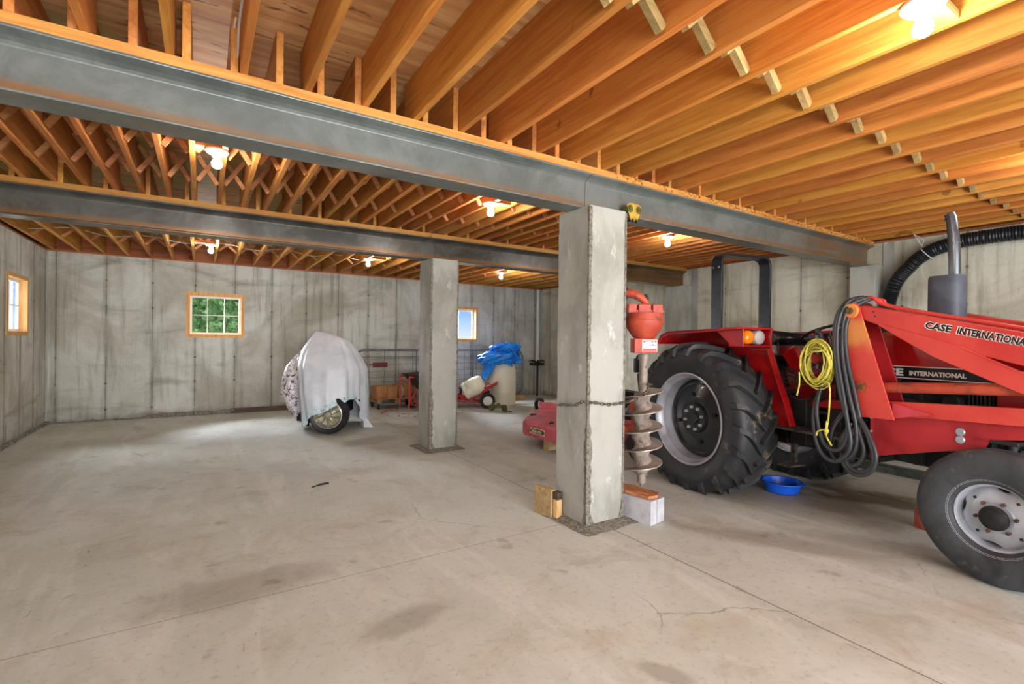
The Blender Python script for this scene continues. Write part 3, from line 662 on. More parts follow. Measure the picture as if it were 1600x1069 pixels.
def flat_bottom(mb, hub, lo):     # the tyre squats where it meets the floor
    mb.V = [(x, y, max(z, lo-hub)) for x, y, z in mb.V]
def rear_wheel(side, label=None):
    hub = .69; yc = side*.735
    mb = MB()
    half = [(.445, .165), (.47, .185), (.50, .20), (.56, .224), (.61, .228), (.66, .218), (.695, .197), (.712, .16), (.72, .08), (.722, 0)]
    prof = [(r, -h) for r, h in half]+[(r, h) for r, h in half[::-1][1:]]
    prof += [(.44, .15), (.44, -.15)]
    mb.lathe(prof, (0, 0, 0), 'y', 96, loop=True)
    def surf(y):
        y = abs(y); pts = [(0, .722), (.08, .72), (.16, .712), (.197, .695), (.218, .66), (.226, .625)]
        for (a, ra), (b, rb) in zip(pts[:-1], pts[1:]):
            if y <= b+1e-6: return ra+(rb-ra)*(y-a)/(b-a)
        return pts[-1][1]
    NL = 21
    for sd in (-1, 1):
        for k in range(NL):
            th0 = 2*math.pi*(k+(.5 if sd > 0 else 0))/NL
            st = [(-.012, 0, .042, .020), (.04, .06, .043, .021), (.09, .125, .044, .023), (.14, .19, .045, .026), (.185, .24, .046, .030), (.212, .268, .040, .033), (.230, .285, .020, .034)]
            V = []
            for y, dth, ht, wd in st:
                r = surf(y); th = th0+side*0+dth*1.15; yy = sd*y
                if y > .2:
                    dirv = (.75, .66) if y < .22 else (.35, .94)
                else: dirv = (1, 0)
                for (a, q) in ((-1, -.012), (1, -.012), (.72, 1), (-.72, 1)):
                    hh = ht if q == 1 else -.012
                    rr = r+dirv[0]*hh; y3 = yy+sd*dirv[1]*hh; t2 = th+a*wd/rr
                    V.append((rr*math.cos(t2), y3, rr*math.sin(t2)))
            n = len(st); F = [(i*4+q, i*4+(q+1) % 4, (i+1)*4+(q+1) % 4, (i+1)*4+q) for i in range(n-1) for q in range(4)]+[(0, 1, 2, 3), ((n-1)*4+3, (n-1)*4+2, (n-1)*4+1, (n-1)*4)]
            mb.add(V, F)
    flat_bottom(mb, hub, .004)
    o = mb.build('rear_wheel', MRUB, tr, 35, loc=(0, yc, hub))
    if label: o['label'] = label
    s = side
    rim = [(.440, s*.165), (.457, s*.178), (.460, s*.190), (.450, s*.196), (.438, s*.188), (.432, s*.165), (.418, s*.14), (.405, s*.125), (.400, s*.07), (.392, s*.05), (.388, s*-.02), (.392, s*-.12), (.44, s*-.165), (.455, s*-.178), (.445, s*-.19), (.43, s*-.17), (.43, s*.1)]
    MB().lathe(rim, (0, 0, 0), 'y', 72, loop=False).build('rim', MRIMG, o, 30)
    d = MB().lathe([(.392, s*.0), (.375, s*.03), (.355, s*.035), (.34, s*.02), (.29, s*.03), (.22, s*.055), (.17, s*.065), (.15, s*.06), (.14, s*.085), (.06, s*.085), (.055, s*.105), (.0001, s*.108)], (0, 0, 0), 'y', 56)
    d.build('wheel_disc', MBLK, o, 35)
    for k in range(8):
        a = 2*math.pi*(k+.3)/8; x, z = .112*math.cos(a), .112*math.sin(a); MB().cyl((x, s*.08, z), (x, s*.108, z), .015, 6).build('wheel_bolt', MSILV, o, 35)
    for k in range(4):
        a = 2*math.pi*(k+.15)/4; x, z = .245*math.cos(a), .245*math.sin(a); MB().cyl((x, s*.03, z), (x, s*.07, z), .020, 10).build('wheel_clamp', MBLKM, o, 35)
    return o
rear_wheel(-1); rear_wheel(1)
def front_wheel(side):
    hub = .412; yc = side*.54; s = side
    half = [(.205, .07), (.225, .085), (.26, .098), (.31, .104), (.355, .098), (.385, .084), (.400, .062), (.405, .058), (.396, .050), (.406, .044), (.410, .022), (.398, .016), (.398, .008), (.411, .003)]
    prof = [(r, -h) for r, h in half]+[(r, h) for r, h in half[::-1]]+[(.2, .06), (.2, -.06)]
    mb = MB().lathe(prof, (0, 0, 0), 'y', 80, loop=True); flat_bottom(mb, hub, .003)
    o = mb.build('front_wheel', MRUBF, tr, 45, loc=(2.235, yc, hub))
    rim = [(.208, s*.060), (.228, s*.072), (.235, s*.080), (.230, s*.087), (.222, s*.083), (.214, s*.068), (.203, s*.060), (.196, s*.048), (.188, s*.044), (.183, s*.03), (.178, s*-.02), (.182, s*-.05), (.21, s*-.07)]
    MB().lathe(rim, (0, 0, 0), 'y', 64).build('rim', MSILV, o, 30)
    # disc with scalloped edge: touches the rim in four arcs and leaves four gaps
    mb = MB(); n = 96; rings = [(.062, .045), (.085, .047), (.088, .034), (.12, .030), (.135, .022), (.158, .018), (1, .004)]; V = []
    for k in range(n):
        a = 2*math.pi*k/n; gap = max(0, math.cos(4*a+.6))**3; ro = .181-.02*gap
        for r, h in rings: rr = ro if r == 1 else r; V.append((rr*math.cos(a), s*h, rr*math.sin(a)))
    m_ = len(rings); F = [(k*m_+i, ((k+1) % n)*m_+i, ((k+1) % n)*m_+i+1, k*m_+i+1) for k in range(n) for i in range(m_-1)]
    mb.add(V, F); mb.build('wheel_disc', MSILV, o, 30)
    MB().lathe([(.20, s*-.02), (.0001, s*-.02)], (0, 0, 0), 'y', 32).lathe([(.0001, s*.112), (.03, s*.110), (.054, s*.098), (.062, s*.08), (.070, s*.076), (.073, s*.06), (.066, s*.045)], (0, 0, 0), 'y', 32).build('hub_cap', MBLKM, o, 35)
    mn = M('rusty_nut' if s < 0 else 'rusty_nut_b', (112, 78, 56), (78, 58, 46), 30, .7, .3, .2)
    for k in range(6):
        a = 2*math.pi*(k+.15)/6; x, z = .094*math.cos(a), .094*math.sin(a); MB().cyl((x, s*.03, z), (x, s*.056, z), .011, 6).build('wheel_nut', mn, o, 35)
    for k in range(4):
        a = 2*math.pi*(k+.55)/4; c_ = Vector((.143*math.cos(a), s*.022, .143*math.sin(a))); MB().obox(c_, (.007, 0, .003), (0, .003, 0), (-.003, 0, .007)).build('square_hole', MRUBP, o, 0)
    return o
front_wheel(-1); front_wheel(1)

# fenders, both sides
for s in (-1, 1):
    Y = lambda y: s*abs(y)
    mb = MB()
    top = [(-.44, 1.44), (-.40, 1.52), (-.28, 1.562), (.10, 1.576), (.62, 1.592), (.62, 1.574), (.10, 1.556), (-.27, 1.542), (-.38, 1.503), (-.425, 1.43)]
    mb.prism(top, XZ, Y(.93), Y(.49))
    lip = [(-.44, 1.44), (-.40, 1.52), (-.28, 1.562), (.10, 1.576), (.44, 1.586), (.44, 1.562), (.10, 1.545), (-.26, 1.530), (-.37, 1.49), (-.415, 1.425)]
    mb.prism(lip, XZ, Y(.93), Y(.915))
    f = mb.build('fender', MRED, tr, smooth=0, bevel=.003)
    panel = [(-.44, 1.44), (-.40, 1.52), (-.28, 1.555), (.62, 1.585), (.60, 1.42), (.66, 1.20), (.76, .93), (.835, .72), (.66, .70), (.60, .85), (.40, .95), (-.30, .95)]
    MB().prism(panel, XZ, Y(.505), Y(.488)).build('fender_panel', MRED, f, smooth=0, bevel=.002)
    # folded flange running down the front edge of the fender
    fl = [(.44, 1.40), (.62, 1.40), (.70, 1.18), (.80, .93), (.862, .73), (.85, .725), (.79, .92), (.69, 1.17), (.61, 1.385), (.44, 1.385)]
    MB().prism(fl, XZ, Y(.56), Y(.49)).build('fender_flange', MRED, f, smooth=0, bevel=.002)
    # lamp housing: tapered side, open front
    mb = MB()
    x0, x1, z0, z1 = .46, .62, 1.405, 1.59; a, b = Y(.86), Y(.50)
    mb.prism([(.30, 1.575), (.62, 1.59), (.62, 1.42), (.50, 1.42)], XZ, Y(.86), Y(.852))
    mb.prism([(.46, 1.43), (.62, 1.43), (.62, 1.418), (.46, 1.418)], XZ, Y(.86), Y(.50))
    mb.prism([(.46, 1.43), (.62, 1.43), (.62, 1.59), (.46, 1.59)], XZ, Y(.512), Y(.50))
    mb.prism([(.462, 1.42), (.474, 1.42), (.474, 1.59), (.462, 1.59)], XZ, Y(.86), Y(.50))
    mb.prism([(.600, 1.418), (.622, 1.418), (.622, 1.432), (.600, 1.432)], XZ, Y(.86), Y(.50))
    mb.build('lamp_housing', MRED, f, smooth=0, bevel=.002)
    MB().prism([(.476, 1.433), (.50, 1.433), (.50, 1.575), (.476, 1.575)], XZ, Y(.85), Y(.514)).build('lamp_backing', MBLK, f, smooth=0)
    MB().lathe([(.064, .50), (.066, .56), (.060, .595), (.04, .612), (.0001, .616)], (0, Y(.755), 1.503), 'x', 32).build('amber_lamp', MAMB, f)
    MB().lathe([(.064, .50), (.068, .56), (.062, .575), (.03, .59), (.0001, .592)], (0, Y(.60), 1.503), 'x', 32).build('work_lamp', MLENS, f)
# roll bar
def ropspath(w, h, r, n=8):
    pts = [(-w, .9)]
    for k in range(n+1): a = math.pi-math.pi/2*k/n; pts.append((-w+r+r*math.cos(a), h-r+r*math.sin(a)))
    for k in range(n+1): a = math.pi/2-math.pi/2*k/n; pts.append((w-r+r*math.cos(a), h-r+r*math.sin(a)))
    pts.append((w, .9)); return pts
outer = ropspath(.372, 2.415, .10); inner = ropspath(.345, 2.388, .078)
mb = MB(); n_ = len(outer); x0, x1 = -.245, -.10; V = []
for (a, b), (c, d) in zip(outer, inner): V += [(x0, a, b), (x1, a, b), (x1, c, d), (x0, c, d)]
F = [(i*4+q, i*4+(q+1) % 4, (i+1)*4+(q+1) % 4, (i+1)*4+q) for i in range(n_-1) for q in range(4)]+[(0, 1, 2, 3), ((n_-1)*4+3, (n_-1)*4+2, (n_-1)*4+1, (n_-1)*4)]
mb.add(V, F); rb = mb.build('roll_bar', MROPS, tr, 30, bevel=.004)
mb = MB()
for y in (-1, 1):
    for x in (-.21, -.135): mb.cyl((x, y*.37, 2.26), (x, y*.385, 2.26), .012, 6)
mb.build('roll_bar_bolts', MSTEEL, rb)
# seat
sx, sw = .30, .24
mb = MB(); mb.obox((sx+.04, 0, 1.30), (.24, 0, 0), (0, sw, 0), (0, 0, .045)); o = mb.build('seat', MBLK, tr, 60, bevel=.035, seg=4)
path = spline([(.44, -.27, 1.49), (.22, -.28, 1.50), (.07, -.20, 1.51), (.03, 0, 1.52), (.07, .20, 1.51), (.22, .28, 1.50), (.44, .27, 1.49)], 6)
mb = MB().tube(path, [.05+.022*math.sin(math.pi*i/(len(path)-1)) for i in range(len(path))], 14)
mb.V = [(x, y, 1.505+(z-1.505)*1.15) for x, y, z in mb.V]; mb.build('seat_backrest', MBLK, tr, 60)
mb = MB().bar((.30, -.12, 1.0), (.22, -.12, 1.27), .05, .03).bar((.30, .12, 1.0), (.22, .12, 1.27), .05, .03).box(.06, .54, -.2, .2, 1.225, 1.255)
for s in (-1, 1): mb.cyl((.17, s*.16, 1.33), (.12, s*.20, 1.5), .012, 8)
mb.build('seat_bracket', MBLKM, tr, smooth=0)
# transmission, rear axle, platform, belly
mb = MB()
mb.box(-.35, .55, -.20, .20, .50, .98).cyl((0, -.55, .69), (0, .55, .69), .10, 20).box(.55, 1.35, -.17, .17, .50, .92).box(1.3, 2.45, -.19, .19, .55, 1.12)
mb.box(-.45, -.35, -.12, .12, .45, .9)
for s in (-1, 1):
    mb.bar((-.35, s*.3, .55), (-.95, s*.36, .42), .03, .06).cyl((-.9, s*.36, .42), (-.35, s*.25, .95), .014, 8)
    mb.cyl((0, s*.25, .69), (0, s*.38, .69), .14, 20)
for i in range(9): mb.box(.62+i*.2, .68+i*.2, -.22-.03*(i % 2), .22, .56, .9+.1*(i % 3)); 
mb.cyl((.95, -.17, .62), (.95, -.26, .62), .09, 16).cyl((.75, -.3, .86), (1.3, -.24, .83), .018, 8).cyl((1.55, -.19, .68), (1.55, -.28, .68), .06, 12).cyl((1.9, -.19, .8), (2.05, -.3, .8), .03, 12)
mb.box(.72, .86, -.36, -.22, .55, .96).box(1.0, 1.12, -.3, -.2, .7, .9)
mb.build('drivetrain', MBLKM, tr, smooth=30, bevel=.006)
MFP = M('worn_footplate', (92, 84, 74), (52, 48, 44), 12, .6, .4, .4)
for s in (-1, 1):
    mb = MB(); mb.box(.68, 1.28, min(s*.56, s*.22), max(s*.56, s*.22), .695, .712)
    for i in range(13): mb.box(.70+i*.045, .71+i*.045, min(s*.55, s*.24), max(s*.55, s*.24), .712, .718)
    mb.box(.70, .74, min(s*.34, s*.3), max(s*.34, s*.3), .35, .70).box(.66, .82, min(s*.5, s*.3), max(s*.5, s*.3), .36, .372)
    mb.build('footplate', MFP, tr, smooth=0)
# red console behind the hood
mb = MB().prism([(.66, .93), (1.30, .93), (1.42, 1.30), (1.42, 1.47), (1.05, 1.47), (.98, 1.30), (.66, 1.08)], XZ, -.20, .20)
mb.prism([(.62, .955), (1.34, .985), (1.34, .91), (.62, .885)], XZ, -.30, -.20)
mb.box(.56, .80, .12, .45, 1.30, 1.46).prism([(.58, 1.35), (.70, 1.43), (.80, 1.25), (.70, 1.17)], XZ, -.32, -.26)
mb.box(1.02, 1.42, -.28, .28, 1.42, 1.51)
mb.cyl((1.10, -.36, 1.30), (1.10, -.30, 1.30), .055, 20)
mb.build('console', MRED, tr, smooth=30, bevel=.008)
mb = MB(); mb.box(.30, .60, -.42, -.30, 1.12, 1.2).box(.98, 1.45, -.22, .22, 1.10, 1.42)
for (p, q, r) in (((.40, -.42, 1.0), (.33, -.40, 1.30), .007), ((.62, -.36, .92), (.50, -.36, 1.14), .010), ((.86, -.32, 1.1), (.62, -.36, 1.24), .006), ((.95, -.3, .95), (1.05, -.35, 1.18), .012), ((1.28, -.30, 1.25), (1.22, -.38, 1.52), .010), ((1.34, -.30, 1.25), (1.33, -.38, 1.48), .010)): mb.cyl(p, q, r, 8)
for k in range(5): mb.tube(spline([(.55+.02*k, -.36, 1.16), (.68, -.38-.02*k, 1.23-.03*k), (.82+.03*k, -.34, 1.16-.02*k), (.95, -.25, 1.10)], 5), .006, 6)
mb.cyl((1.24, -.39, 1.50), (1.24, -.39, 1.56), .022, 12).cyl((1.33, -.39, 1.46), (1.33, -.39, 1.52), .018, 12)
mb.tube(spline([(.46, -.5, .96), (.62, -.4, 1.02), (.8, -.36, .95), (1.0, -.3, 1.0)], 6), .014, 8)
mb.build('control_levers', MBLKM, tr, smooth=40)
# steering wheel
cx, cz, R_ = .80, 1.56, .20; ax = Vector((-.35, 0, .94)).normalized(); e1 = Vector((.94, 0, .35)).normalized(); e2 = Vector((0, 1, 0))
ctr = Vector((cx, -.02, cz)); mb = MB()
mb.tube([ctr+R_*(e1*math.cos(a)+e2*math.sin(a)) for a in [2*math.pi*k/40 for k in range(40)]], .013, 10, closed=True)
for k in range(3): a = 2*math.pi*k/3+.5; mb.cyl(ctr-ax*.03, ctr+R_*(e1*math.cos(a)+e2*math.sin(a)), .009, 8)
mb.cyl(ctr-ax*.02, ctr-ax*.05, .035, 16).cyl(ctr-ax*.04, ctr-ax*.35, .02, 12)
mb.build('steering_wheel', MBLK, tr)
# hood
mb = MB(); sec = [(-.31, 1.20), (-.32, 1.47), (-.30, 1.52), (-.24, 1.545), (.24, 1.545), (.30, 1.52), (.32, 1.47), (.31, 1.20)]
mb.prism(sec, YZ, 1.40, 2.80); o = mb.build('hood', MRED, tr, 30, bevel=.004)
MB().box(1.42, 2.79, -.335, -.318, 1.205, 1.292).build('decal_band', MDEC, o, smooth=0)
MB().box(1.42, 2.79, -.337, -.318, 1.288, 1.294).box(1.42, 2.79, -.337, -.318, 1.203, 1.209).build('decal_line', MWHITE, o, smooth=0)
text('lettering', 'CASE', .070, MWHITE, o, (1.370, -.3365, 1.224), (1, 0, 0), (0, 0, 1), .0008, 1, .003, fit=.228)
text('lettering', 'INTERNATIONAL', .044, MWHITE, o, (1.636, -.3365, 1.229), (1, 0, 0), (0, 0, 1), .0008, 1, .0016, fit=.336)
MB().box(2.10, 2.80, -.27, .27, .93, 1.2).build('side_panel', MRED, tr, smooth=0, bevel=.01)
mb = MB().prism([(1.42, 1.2), (1.42, 1.10), (1.50, 1.10), (1.50, 1.2)], XZ, -.30, .30)
mb.build('firewall_panel', MRED, tr, smooth=0, bevel=.01)
mb = MB().box(1.45, 2.10, -.24, .24, .95, 1.20)
for i in range(7): mb.cyl((1.95+.022*i, -.25, 1.0), (1.95+.022*i, -.25, 1.14), .008, 6)
mb.cyl((1.55, -.30, 1.17), (2.0, -.30, 1.165), .012, 8).cyl((1.5, -.26, 1.04), (1.86, -.26, 1.0), .03, 12).cyl((1.88, -.22, 1.06), (1.88, -.32, 1.06), .05, 16)
mb.box(2.78, 2.84, -.28, .28, .6, 1.5)
mb.build('engine', MBLKM, tr, smooth=30, bevel=.005)
MB().cyl((1.70, -.33, 1.172), (1.82, -.33, 1.17), .009, 10).cyl((1.54, -.335, 1.185), (1.58, -.335, 1.185), .010, 10).build('chrome_line', MPIPE, tr)
MB().bar((1.505, -.335, .93), (1.505, -.335, 1.20), .02, .03).build('orange_strut', MORNG, tr)
# muffler and stack
mb = MB(); N = 32; V = []; hs = [1.50, 1.515, 1.95, 1.972, 1.975]; sc = [.9, 1, 1, .94, .5]
for h, k in zip(hs, sc):
    for i in range(N):
        a = 2*math.pi*i/N; c_, s_ = math.cos(a), math.sin(a); p = 3.2
        V.append((1.70+.105*k*math.copysign(abs(c_)**(2/p), c_), .085*k*math.copysign(abs(s_)**(2/p), s_), h))
F = [(j*N+i, j*N+(i+1) % N, (j+1)*N+(i+1) % N, (j+1)*N+i) for j in range(4) for i in range(N)]+[tuple(range(4*N, 5*N))]
mf = mb.add(V, F).build('muffler', MSLATE, tr, 40)
pts = [(1.745, 0, 1.965), (1.742, 0, 2.12), (1.735, 0, 2.27), (1.72, 0, 2.40), (1.708, 0, 2.432)]
mb = MB(); mb.tube(pts, [.036, .036, .035, .033, .033], 24, caps=False).tube(pts, [.030]*5, 24, caps=False).tube([(1.742, 0, 2.20), (1.741, 0, 2.212)], .0385, 24)
mb.build('exhaust_stack', MPIPE, mf, 40)
MB().cyl((1.711, 0, 2.40), (1.712, 0, 2.39), .031, 20).build('stack_bore', MRUBP, mf)
# front axle
mb = MB().box(2.14, 2.33, -.12, .12, .45, .62).bar((2.235, -.42, .55), (2.235, .42, .55), .10, .09)
for s in (-1, 1):
    mb.cyl((2.235, s*.40, .40), (2.235, s*.40, .87), .032, 14).cyl((2.235, s*.38, .412), (2.235, s*.53, .412), .035, 14)
    mb.box(2.08, 2.30, min(s*.33, s*.50), max(s*.33, s*.50), .845, .872).bar((2.27, s*.40, .80), (2.42, s*.34, .84), .03, .03).cyl((2.1, s*.38, .85), (2.35, s*.30, .80), .014, 8)
    for x in (2.10, 2.16, 2.31, 2.38): mb.cyl((x, s*.41, .85), (x, s*.41, .90), .017, 8)
mb.build('front_axle', MBLKM, tr, smooth=30, bevel=.004)

# loader
for s in (-1, 1):
    Y = lambda y: s*abs(y)
    arc = [(1.397+.062*math.cos(a), 1.708+.062*math.sin(a)) for a in [math.pi*(1.03-k*1.03/10) for k in range(11)]]
    plate = arc+[(1.70, .920), (1.442, .912)]
    mb = MB().prism(plate, XZ, Y(.625), Y(.612))
    t = mb.build('loader_tower', MREDT2, tr, smooth=0, bevel=.002)
    MB().prism([(a+.012, b) for a, b in plate], XZ, Y(.475), Y(.462)).prism([(1.34, 1.67), (1.36, 1.67), (1.46, .92), (1.44, .92)], XZ, Y(.612), Y(.475)).build('tower_inner_plate', MREDD, t, smooth=0, bevel=.002)
    mb = MB()
    mb.lathe([(.0001, Y(.640)), (.052, Y(.640)), (.055, Y(.636)), (.055, Y(.625))], (1.399, 0, 1.702), 'y', 32)
    mb.build('pivot_boss', MREDT, t, 30)
    MB().cyl((1.397, Y(.64), 1.702), (1.397, Y(.652), 1.702), .022, 6).cyl((1.397, Y(.652), 1.702), (1.397, Y(.668), 1.702), .010, 10).cyl((1.395, Y(.64), 1.702), (1.395, Y(.44), 1.702), .028, 16).build('pivot_pin', M('pin_rust', (128, 104, 70), (92, 70, 48), 30, .5, .5, .2) if s < 0 else bpy.data.materials['pin_rust'], t)
    mb = MB().lathe([(.0001, Y(.632)), (.048, Y(.632)), (.05, Y(.625))], (1.483, 0, 1.135), 'y', 32).prism([(1.483, 1.18), (1.545, 1.14), (1.483, 1.09)], XZ, Y(.630), Y(.625))
    mb.build('lower_pin_washer', MORNG, t, 30); MB().cyl((1.483, Y(.63), 1.135), (1.483, Y(.648), 1.135), .02, 12).build('lower_pin', bpy.data.materials['pin_rust'], t)
    # boom: upper box arm and lower brace
    up = [(1.440, 1.735), (1.475, 1.740), (2.364, 1.529), (3.35, 1.30), (3.45, 1.20), (3.55, .62), (3.42, .58), (3.28, 1.08), (2.42, 1.318), (2.04, 1.425), (1.56, 1.60), (1.455, 1.64)]
    bm = MB().prism(up, XZ, Y(.606), Y(.485)).build('loader_boom', MREDF, tr, smooth=0, bevel=.006)
    lo = [(1.575, 1.597), (1.60, 1.600), (2.082, 1.440), (2.37, 1.285), (2.62, 1.12), (2.62, 1.06), (2.30, 1.20), (1.92, 1.375), (1.72, 1.50)]
    MB().prism(lo, XZ, Y(.620), Y(.608)).prism([(2.06, 1.447), (2.372, 1.292), (2.62, 1.13), (2.62, 1.12), (2.37, 1.28), (2.055, 1.438)], XZ, Y(.622), Y(.60)).build('boom_brace', MREDF, bm, smooth=0, bevel=.003)
    mb = MB()
    for (x, z) in ((1.545, 1.690), (1.556, 1.655)): mb.cyl((x, Y(.60), z), (x, Y(.6075), z), .006, 10)
    mb.build('bolt_hole', MRUBP, bm)
    MB().tube([(1.49, Y(.55), 1.132), (2.0, Y(.55), 1.17), (2.9, Y(.55), 1.235)], .037, 20).build('lift_cylinder', MORNG, bm, 50)
    MB().cyl((2.9, Y(.55), 1.235), (3.3, Y(.55), 1.26), .02, 12).build('cylinder_rod', MPIPE, bm)
    # subframe rail and side plate
    rail = [(1.50, .93), (1.50, 1.035), (2.341, 1.085), (2.95, 1.12), (2.95, 1.02), (2.341, .979), (1.75, .948)]
    sf = MB().prism(rail, XZ, Y(.55), Y(.50)).build('subframe_rail', MREDF, tr, smooth=0, bevel=.004)
    MB().prism([(1.66, 1.035), (1.90, .985), (1.66, .925)], XZ, Y(.575), Y(.55)).build('gusset', M('pinkish_red', (206, 72, 84), (188, 58, 66), 3, .5) if s < 0 else bpy.data.materials['pinkish_red'], sf, smooth=0)
    pl = [(1.53, .93), (1.53, .615), (1.555, .615), (1.95, .735), (2.02, .745), (2.03, .90), (2.95, .97), (2.95, 1.03), (1.53, .96)]
    pl = [(1.50, .96), (1.50, .615), (1.95, .748), (2.13, .78), (2.17, .865), (2.4, .905), (2.95, .93), (2.95, 1.03)]
    MB().prism(pl, XZ, Y(.50), Y(.485)).box(1.47, 1.50, min(Y(.50), Y(.44)), max(Y(.50), Y(.44)), .60, .94).build('subframe_plate', MREDD, sf, smooth=0, bevel=.002)
    mb = MB()
    for z in (.838, .888): mb.lathe([(.0001, Y(.509)), (.022, Y(.509)), (.026, Y(.505)), (.026, Y(.50))], (2.02, 0, z-.0), 'y', 20)
    for z in (.66, .80, .90): mb.cyl((1.482, Y(.50), z), (1.482, Y(.512), z), .008, 8)
    mb.build('frame_bolt', MSILV, sf)
MB().cyl((3.47, -.55, .75), (3.47, .55, .75), .05, 20).cyl((3.3, -.5, 1.2), (3.3, .5, 1.2), .045, 20).build('loader_cross_tube', MREDF, tr)
# painted name on the near boom arm: black letters over a white outline
dx = Vector((2.364-1.455, 0, 1.529-1.738)).normalized(); dz = Vector((-dx.z, 0, dx.x))
NB = [o for o in bpy.data.objects if o.name.startswith('loader_boom')][0]
for sz, bo, mt, yy in ((.060, .0056, MWHITE, -.6066), (.060, .0022, MDEC, -.6074)):
    ex = 2*(bo-.0022)
    text('lettering', 'CASE', sz, mt, NB, Vector((1.866, yy, 1.567))-dx*ex/2, dx, dz, .0004, 1, bo, fit=.146+ex)
    text('lettering', 'INTERNATIONAL', sz, mt, NB, Vector((2.040, yy, 1.527))-dx*ex/2, dx, dz, .0004, 1, bo, fit=.352+ex)
# hydraulic lines over the pivot
mb = MB()
for k in range(3): mb.tube(spline([(1.38+.02*k, -.55+.03*k, 1.80), (1.50+.02*k, -.55+.03*k, 1.80-.01*k), (1.62, -.54+.03*k, 1.725), (2.2, -.53+.03*k, 1.585), (2.9, -.53+.03*k, 1.42)], 6), .011, 8)
mb.build('hydraulic_pipes', MREDF, tr)
# hose bundle
hoses = [
 [(1.44, -.58, 1.80), (1.36, -.62, 1.77), (1.31, -.66, 1.64), (1.315, -.68, 1.40), (1.37, -.70, 1.10), (1.44, -.71, .86), (1.46, -.71, .70), (1.41, -.71, .60), (1.33, -.71, .555), (1.24, -.71, .60), (1.185, -.71, .74), (1.17, -.70, .92), (1.20, -.66, 1.12), (1.23, -.56, 1.30)],
 [(1.45, -.56, 1.805), (1.375, -.62, 1.775), (1.325, -.66, 1.62), (1.335, -.68, 1.36), (1.40, -.70, 1.05), (1.44, -.71, .82), (1.40, -.71, .68), (1.33, -.71, .64), (1.26, -.71, .68), (1.215, -.71, .80), (1.195, -.70, .98), (1.22, -.64, 1.20), (1.26, -.54, 1.33)],
 [(1.47, -.55, 1.80), (1.39, -.62, 1.75), (1.352, -.64, 1.62), (1.36, -.66, 1.38), (1.42, -.68, 1.10), (1.48, -.68, .84), (1.47, -.68, .66), (1.37, -.68, .56), (1.28, -.66, .62), (1.26, -.60, .80), (1.28, -.45, .95)],
 [(1.48, -.54, 1.79), (1.41, -.60, 1.73), (1.37, -.64, 1.58), (1.39, -.65, 1.34), (1.46, -.66, 1.06), (1.50, -.66, .82), (1.45, -.66, .62), (1.40, -.62, .56), (1.36, -.5, .66), (1.36, -.4, .80)],
 [(1.345, -.66, 1.20), (1.42, -.66, 1.00), (1.52, -.67, .86), (1.585, -.68, .72), (1.60, -.68, .60), (1.54, -.68, .525), (1.46, -.68, .52), (1.38, -.67, .59), (1.34, -.64, .70), (1.36, -.55, .84)],
 [(1.36, -.66, 1.24), (1.44, -.66, .99), (1.54, -.67, .84), (1.615, -.68, .68), (1.60, -.68, .56), (1.53, -.68, .495), (1.44, -.68, .50), (1.36, -.66, .60), (1.36, -.50, .72)],
 [(1.34, -.66, 1.28), (1.42, -.66, 1.02), (1.49, -.67, .82), (1.53, -.67, .68), (1.50, -.67, .58), (1.43, -.67, .55), (1.37, -.64, .64), (1.36, -.5, .80)],
 [(1.06, -.45, 1.05), (1.14, -.56, 1.30), (1.165, -.62, 1.50), (1.145, -.62, 1.555), (1.12, -.60, 1.54), (1.12, -.58, 1.50)],
]
hb = None
for i, h in enumerate(hoses):
    o = MB().tube(spline(h, 8), .0155 if i != 7 else .018, 10).build('hydraulic_hose', MHOSE, tr, 60)
    hb = hb or o
MB().cyl((1.122, -.60, 1.40), (1.122, -.60, 1.52), .019, 16).cyl((1.122, -.60, 1.425), (1.122, -.60, 1.44), .023, 16).cyl((1.122, -.60, 1.485), (1.122, -.60, 1.50), .023, 16).cyl((1.122, -.60, 1.25), (1.122, -.60, 1.41), .010, 10).build('hose_coupler', MGALV, tr)
MB().cyl((1.10, -.60, 1.30), (1.10, -.40, 1.30), .016, 8).lathe([(.0001, -.635), (.036, -.632), (.040, -.62), (.040, -.60)], (1.122, 0, 1.325), 'y', 24).build('coupler_bracket', MRED, tr)

# yellow rope hung over the hose coupler (rests on the tractor: a thing of its own)
rnd = random.Random(11); pts = []
NLOOP = 11; tot = NLOOP*24
for i in range(tot+1):
    a = 2*math.pi*i/24; k = i/24
    rx = .098+.022*math.sin(k*2.1)+rnd.uniform(-.003, .003); rz = .155+.030*math.sin(k*1.7+1)
    x = 1.192+rx*math.sin(a)+.006*math.sin(k*5); z = 1.295+.02*math.cos(k*2.3)-rz*math.cos(a)
    y = -.70+.030*math.cos(a*.5+k*1.3)
    pts.append(TW(x, y, z))
pts += [TW(*p) for p in ((1.31, -.735, 1.15), (1.315, -.735, .95), (1.30, -.735, .80))]
e = empty('rope', TW(1.19, -.7, 1.29)); tag(e, 'coiled yellow rope hanging beside the black hoses on the tractor', 'rope')
def wobj(mb, name, mat, par, sm=60):
    L = par.location; mb.V = [(x-L.x, y-L.y, z-L.z) for x, y, z in mb.V]; return mb.build(name, mat, par, sm)
wobj(MB().tube(spline(pts, 3), .0062, 6), 'coil', MROPE, e)
wobj(MB().tube(spline([TW(1.07, -.74, 1.22), TW(1.075, -.745, 1.12), TW(1.055, -.745, 1.03)], 5), .0062, 6), 'rope_end', MROPE, e)
kn = [(1.30, -.735, .86), (1.30, -.745, .80), (1.315, -.75, .775), (1.295, -.75, .76), (1.31, -.74, .79), (1.285, -.745, .79), (1.235, -.745, .77), (1.225, -.745, .735)]
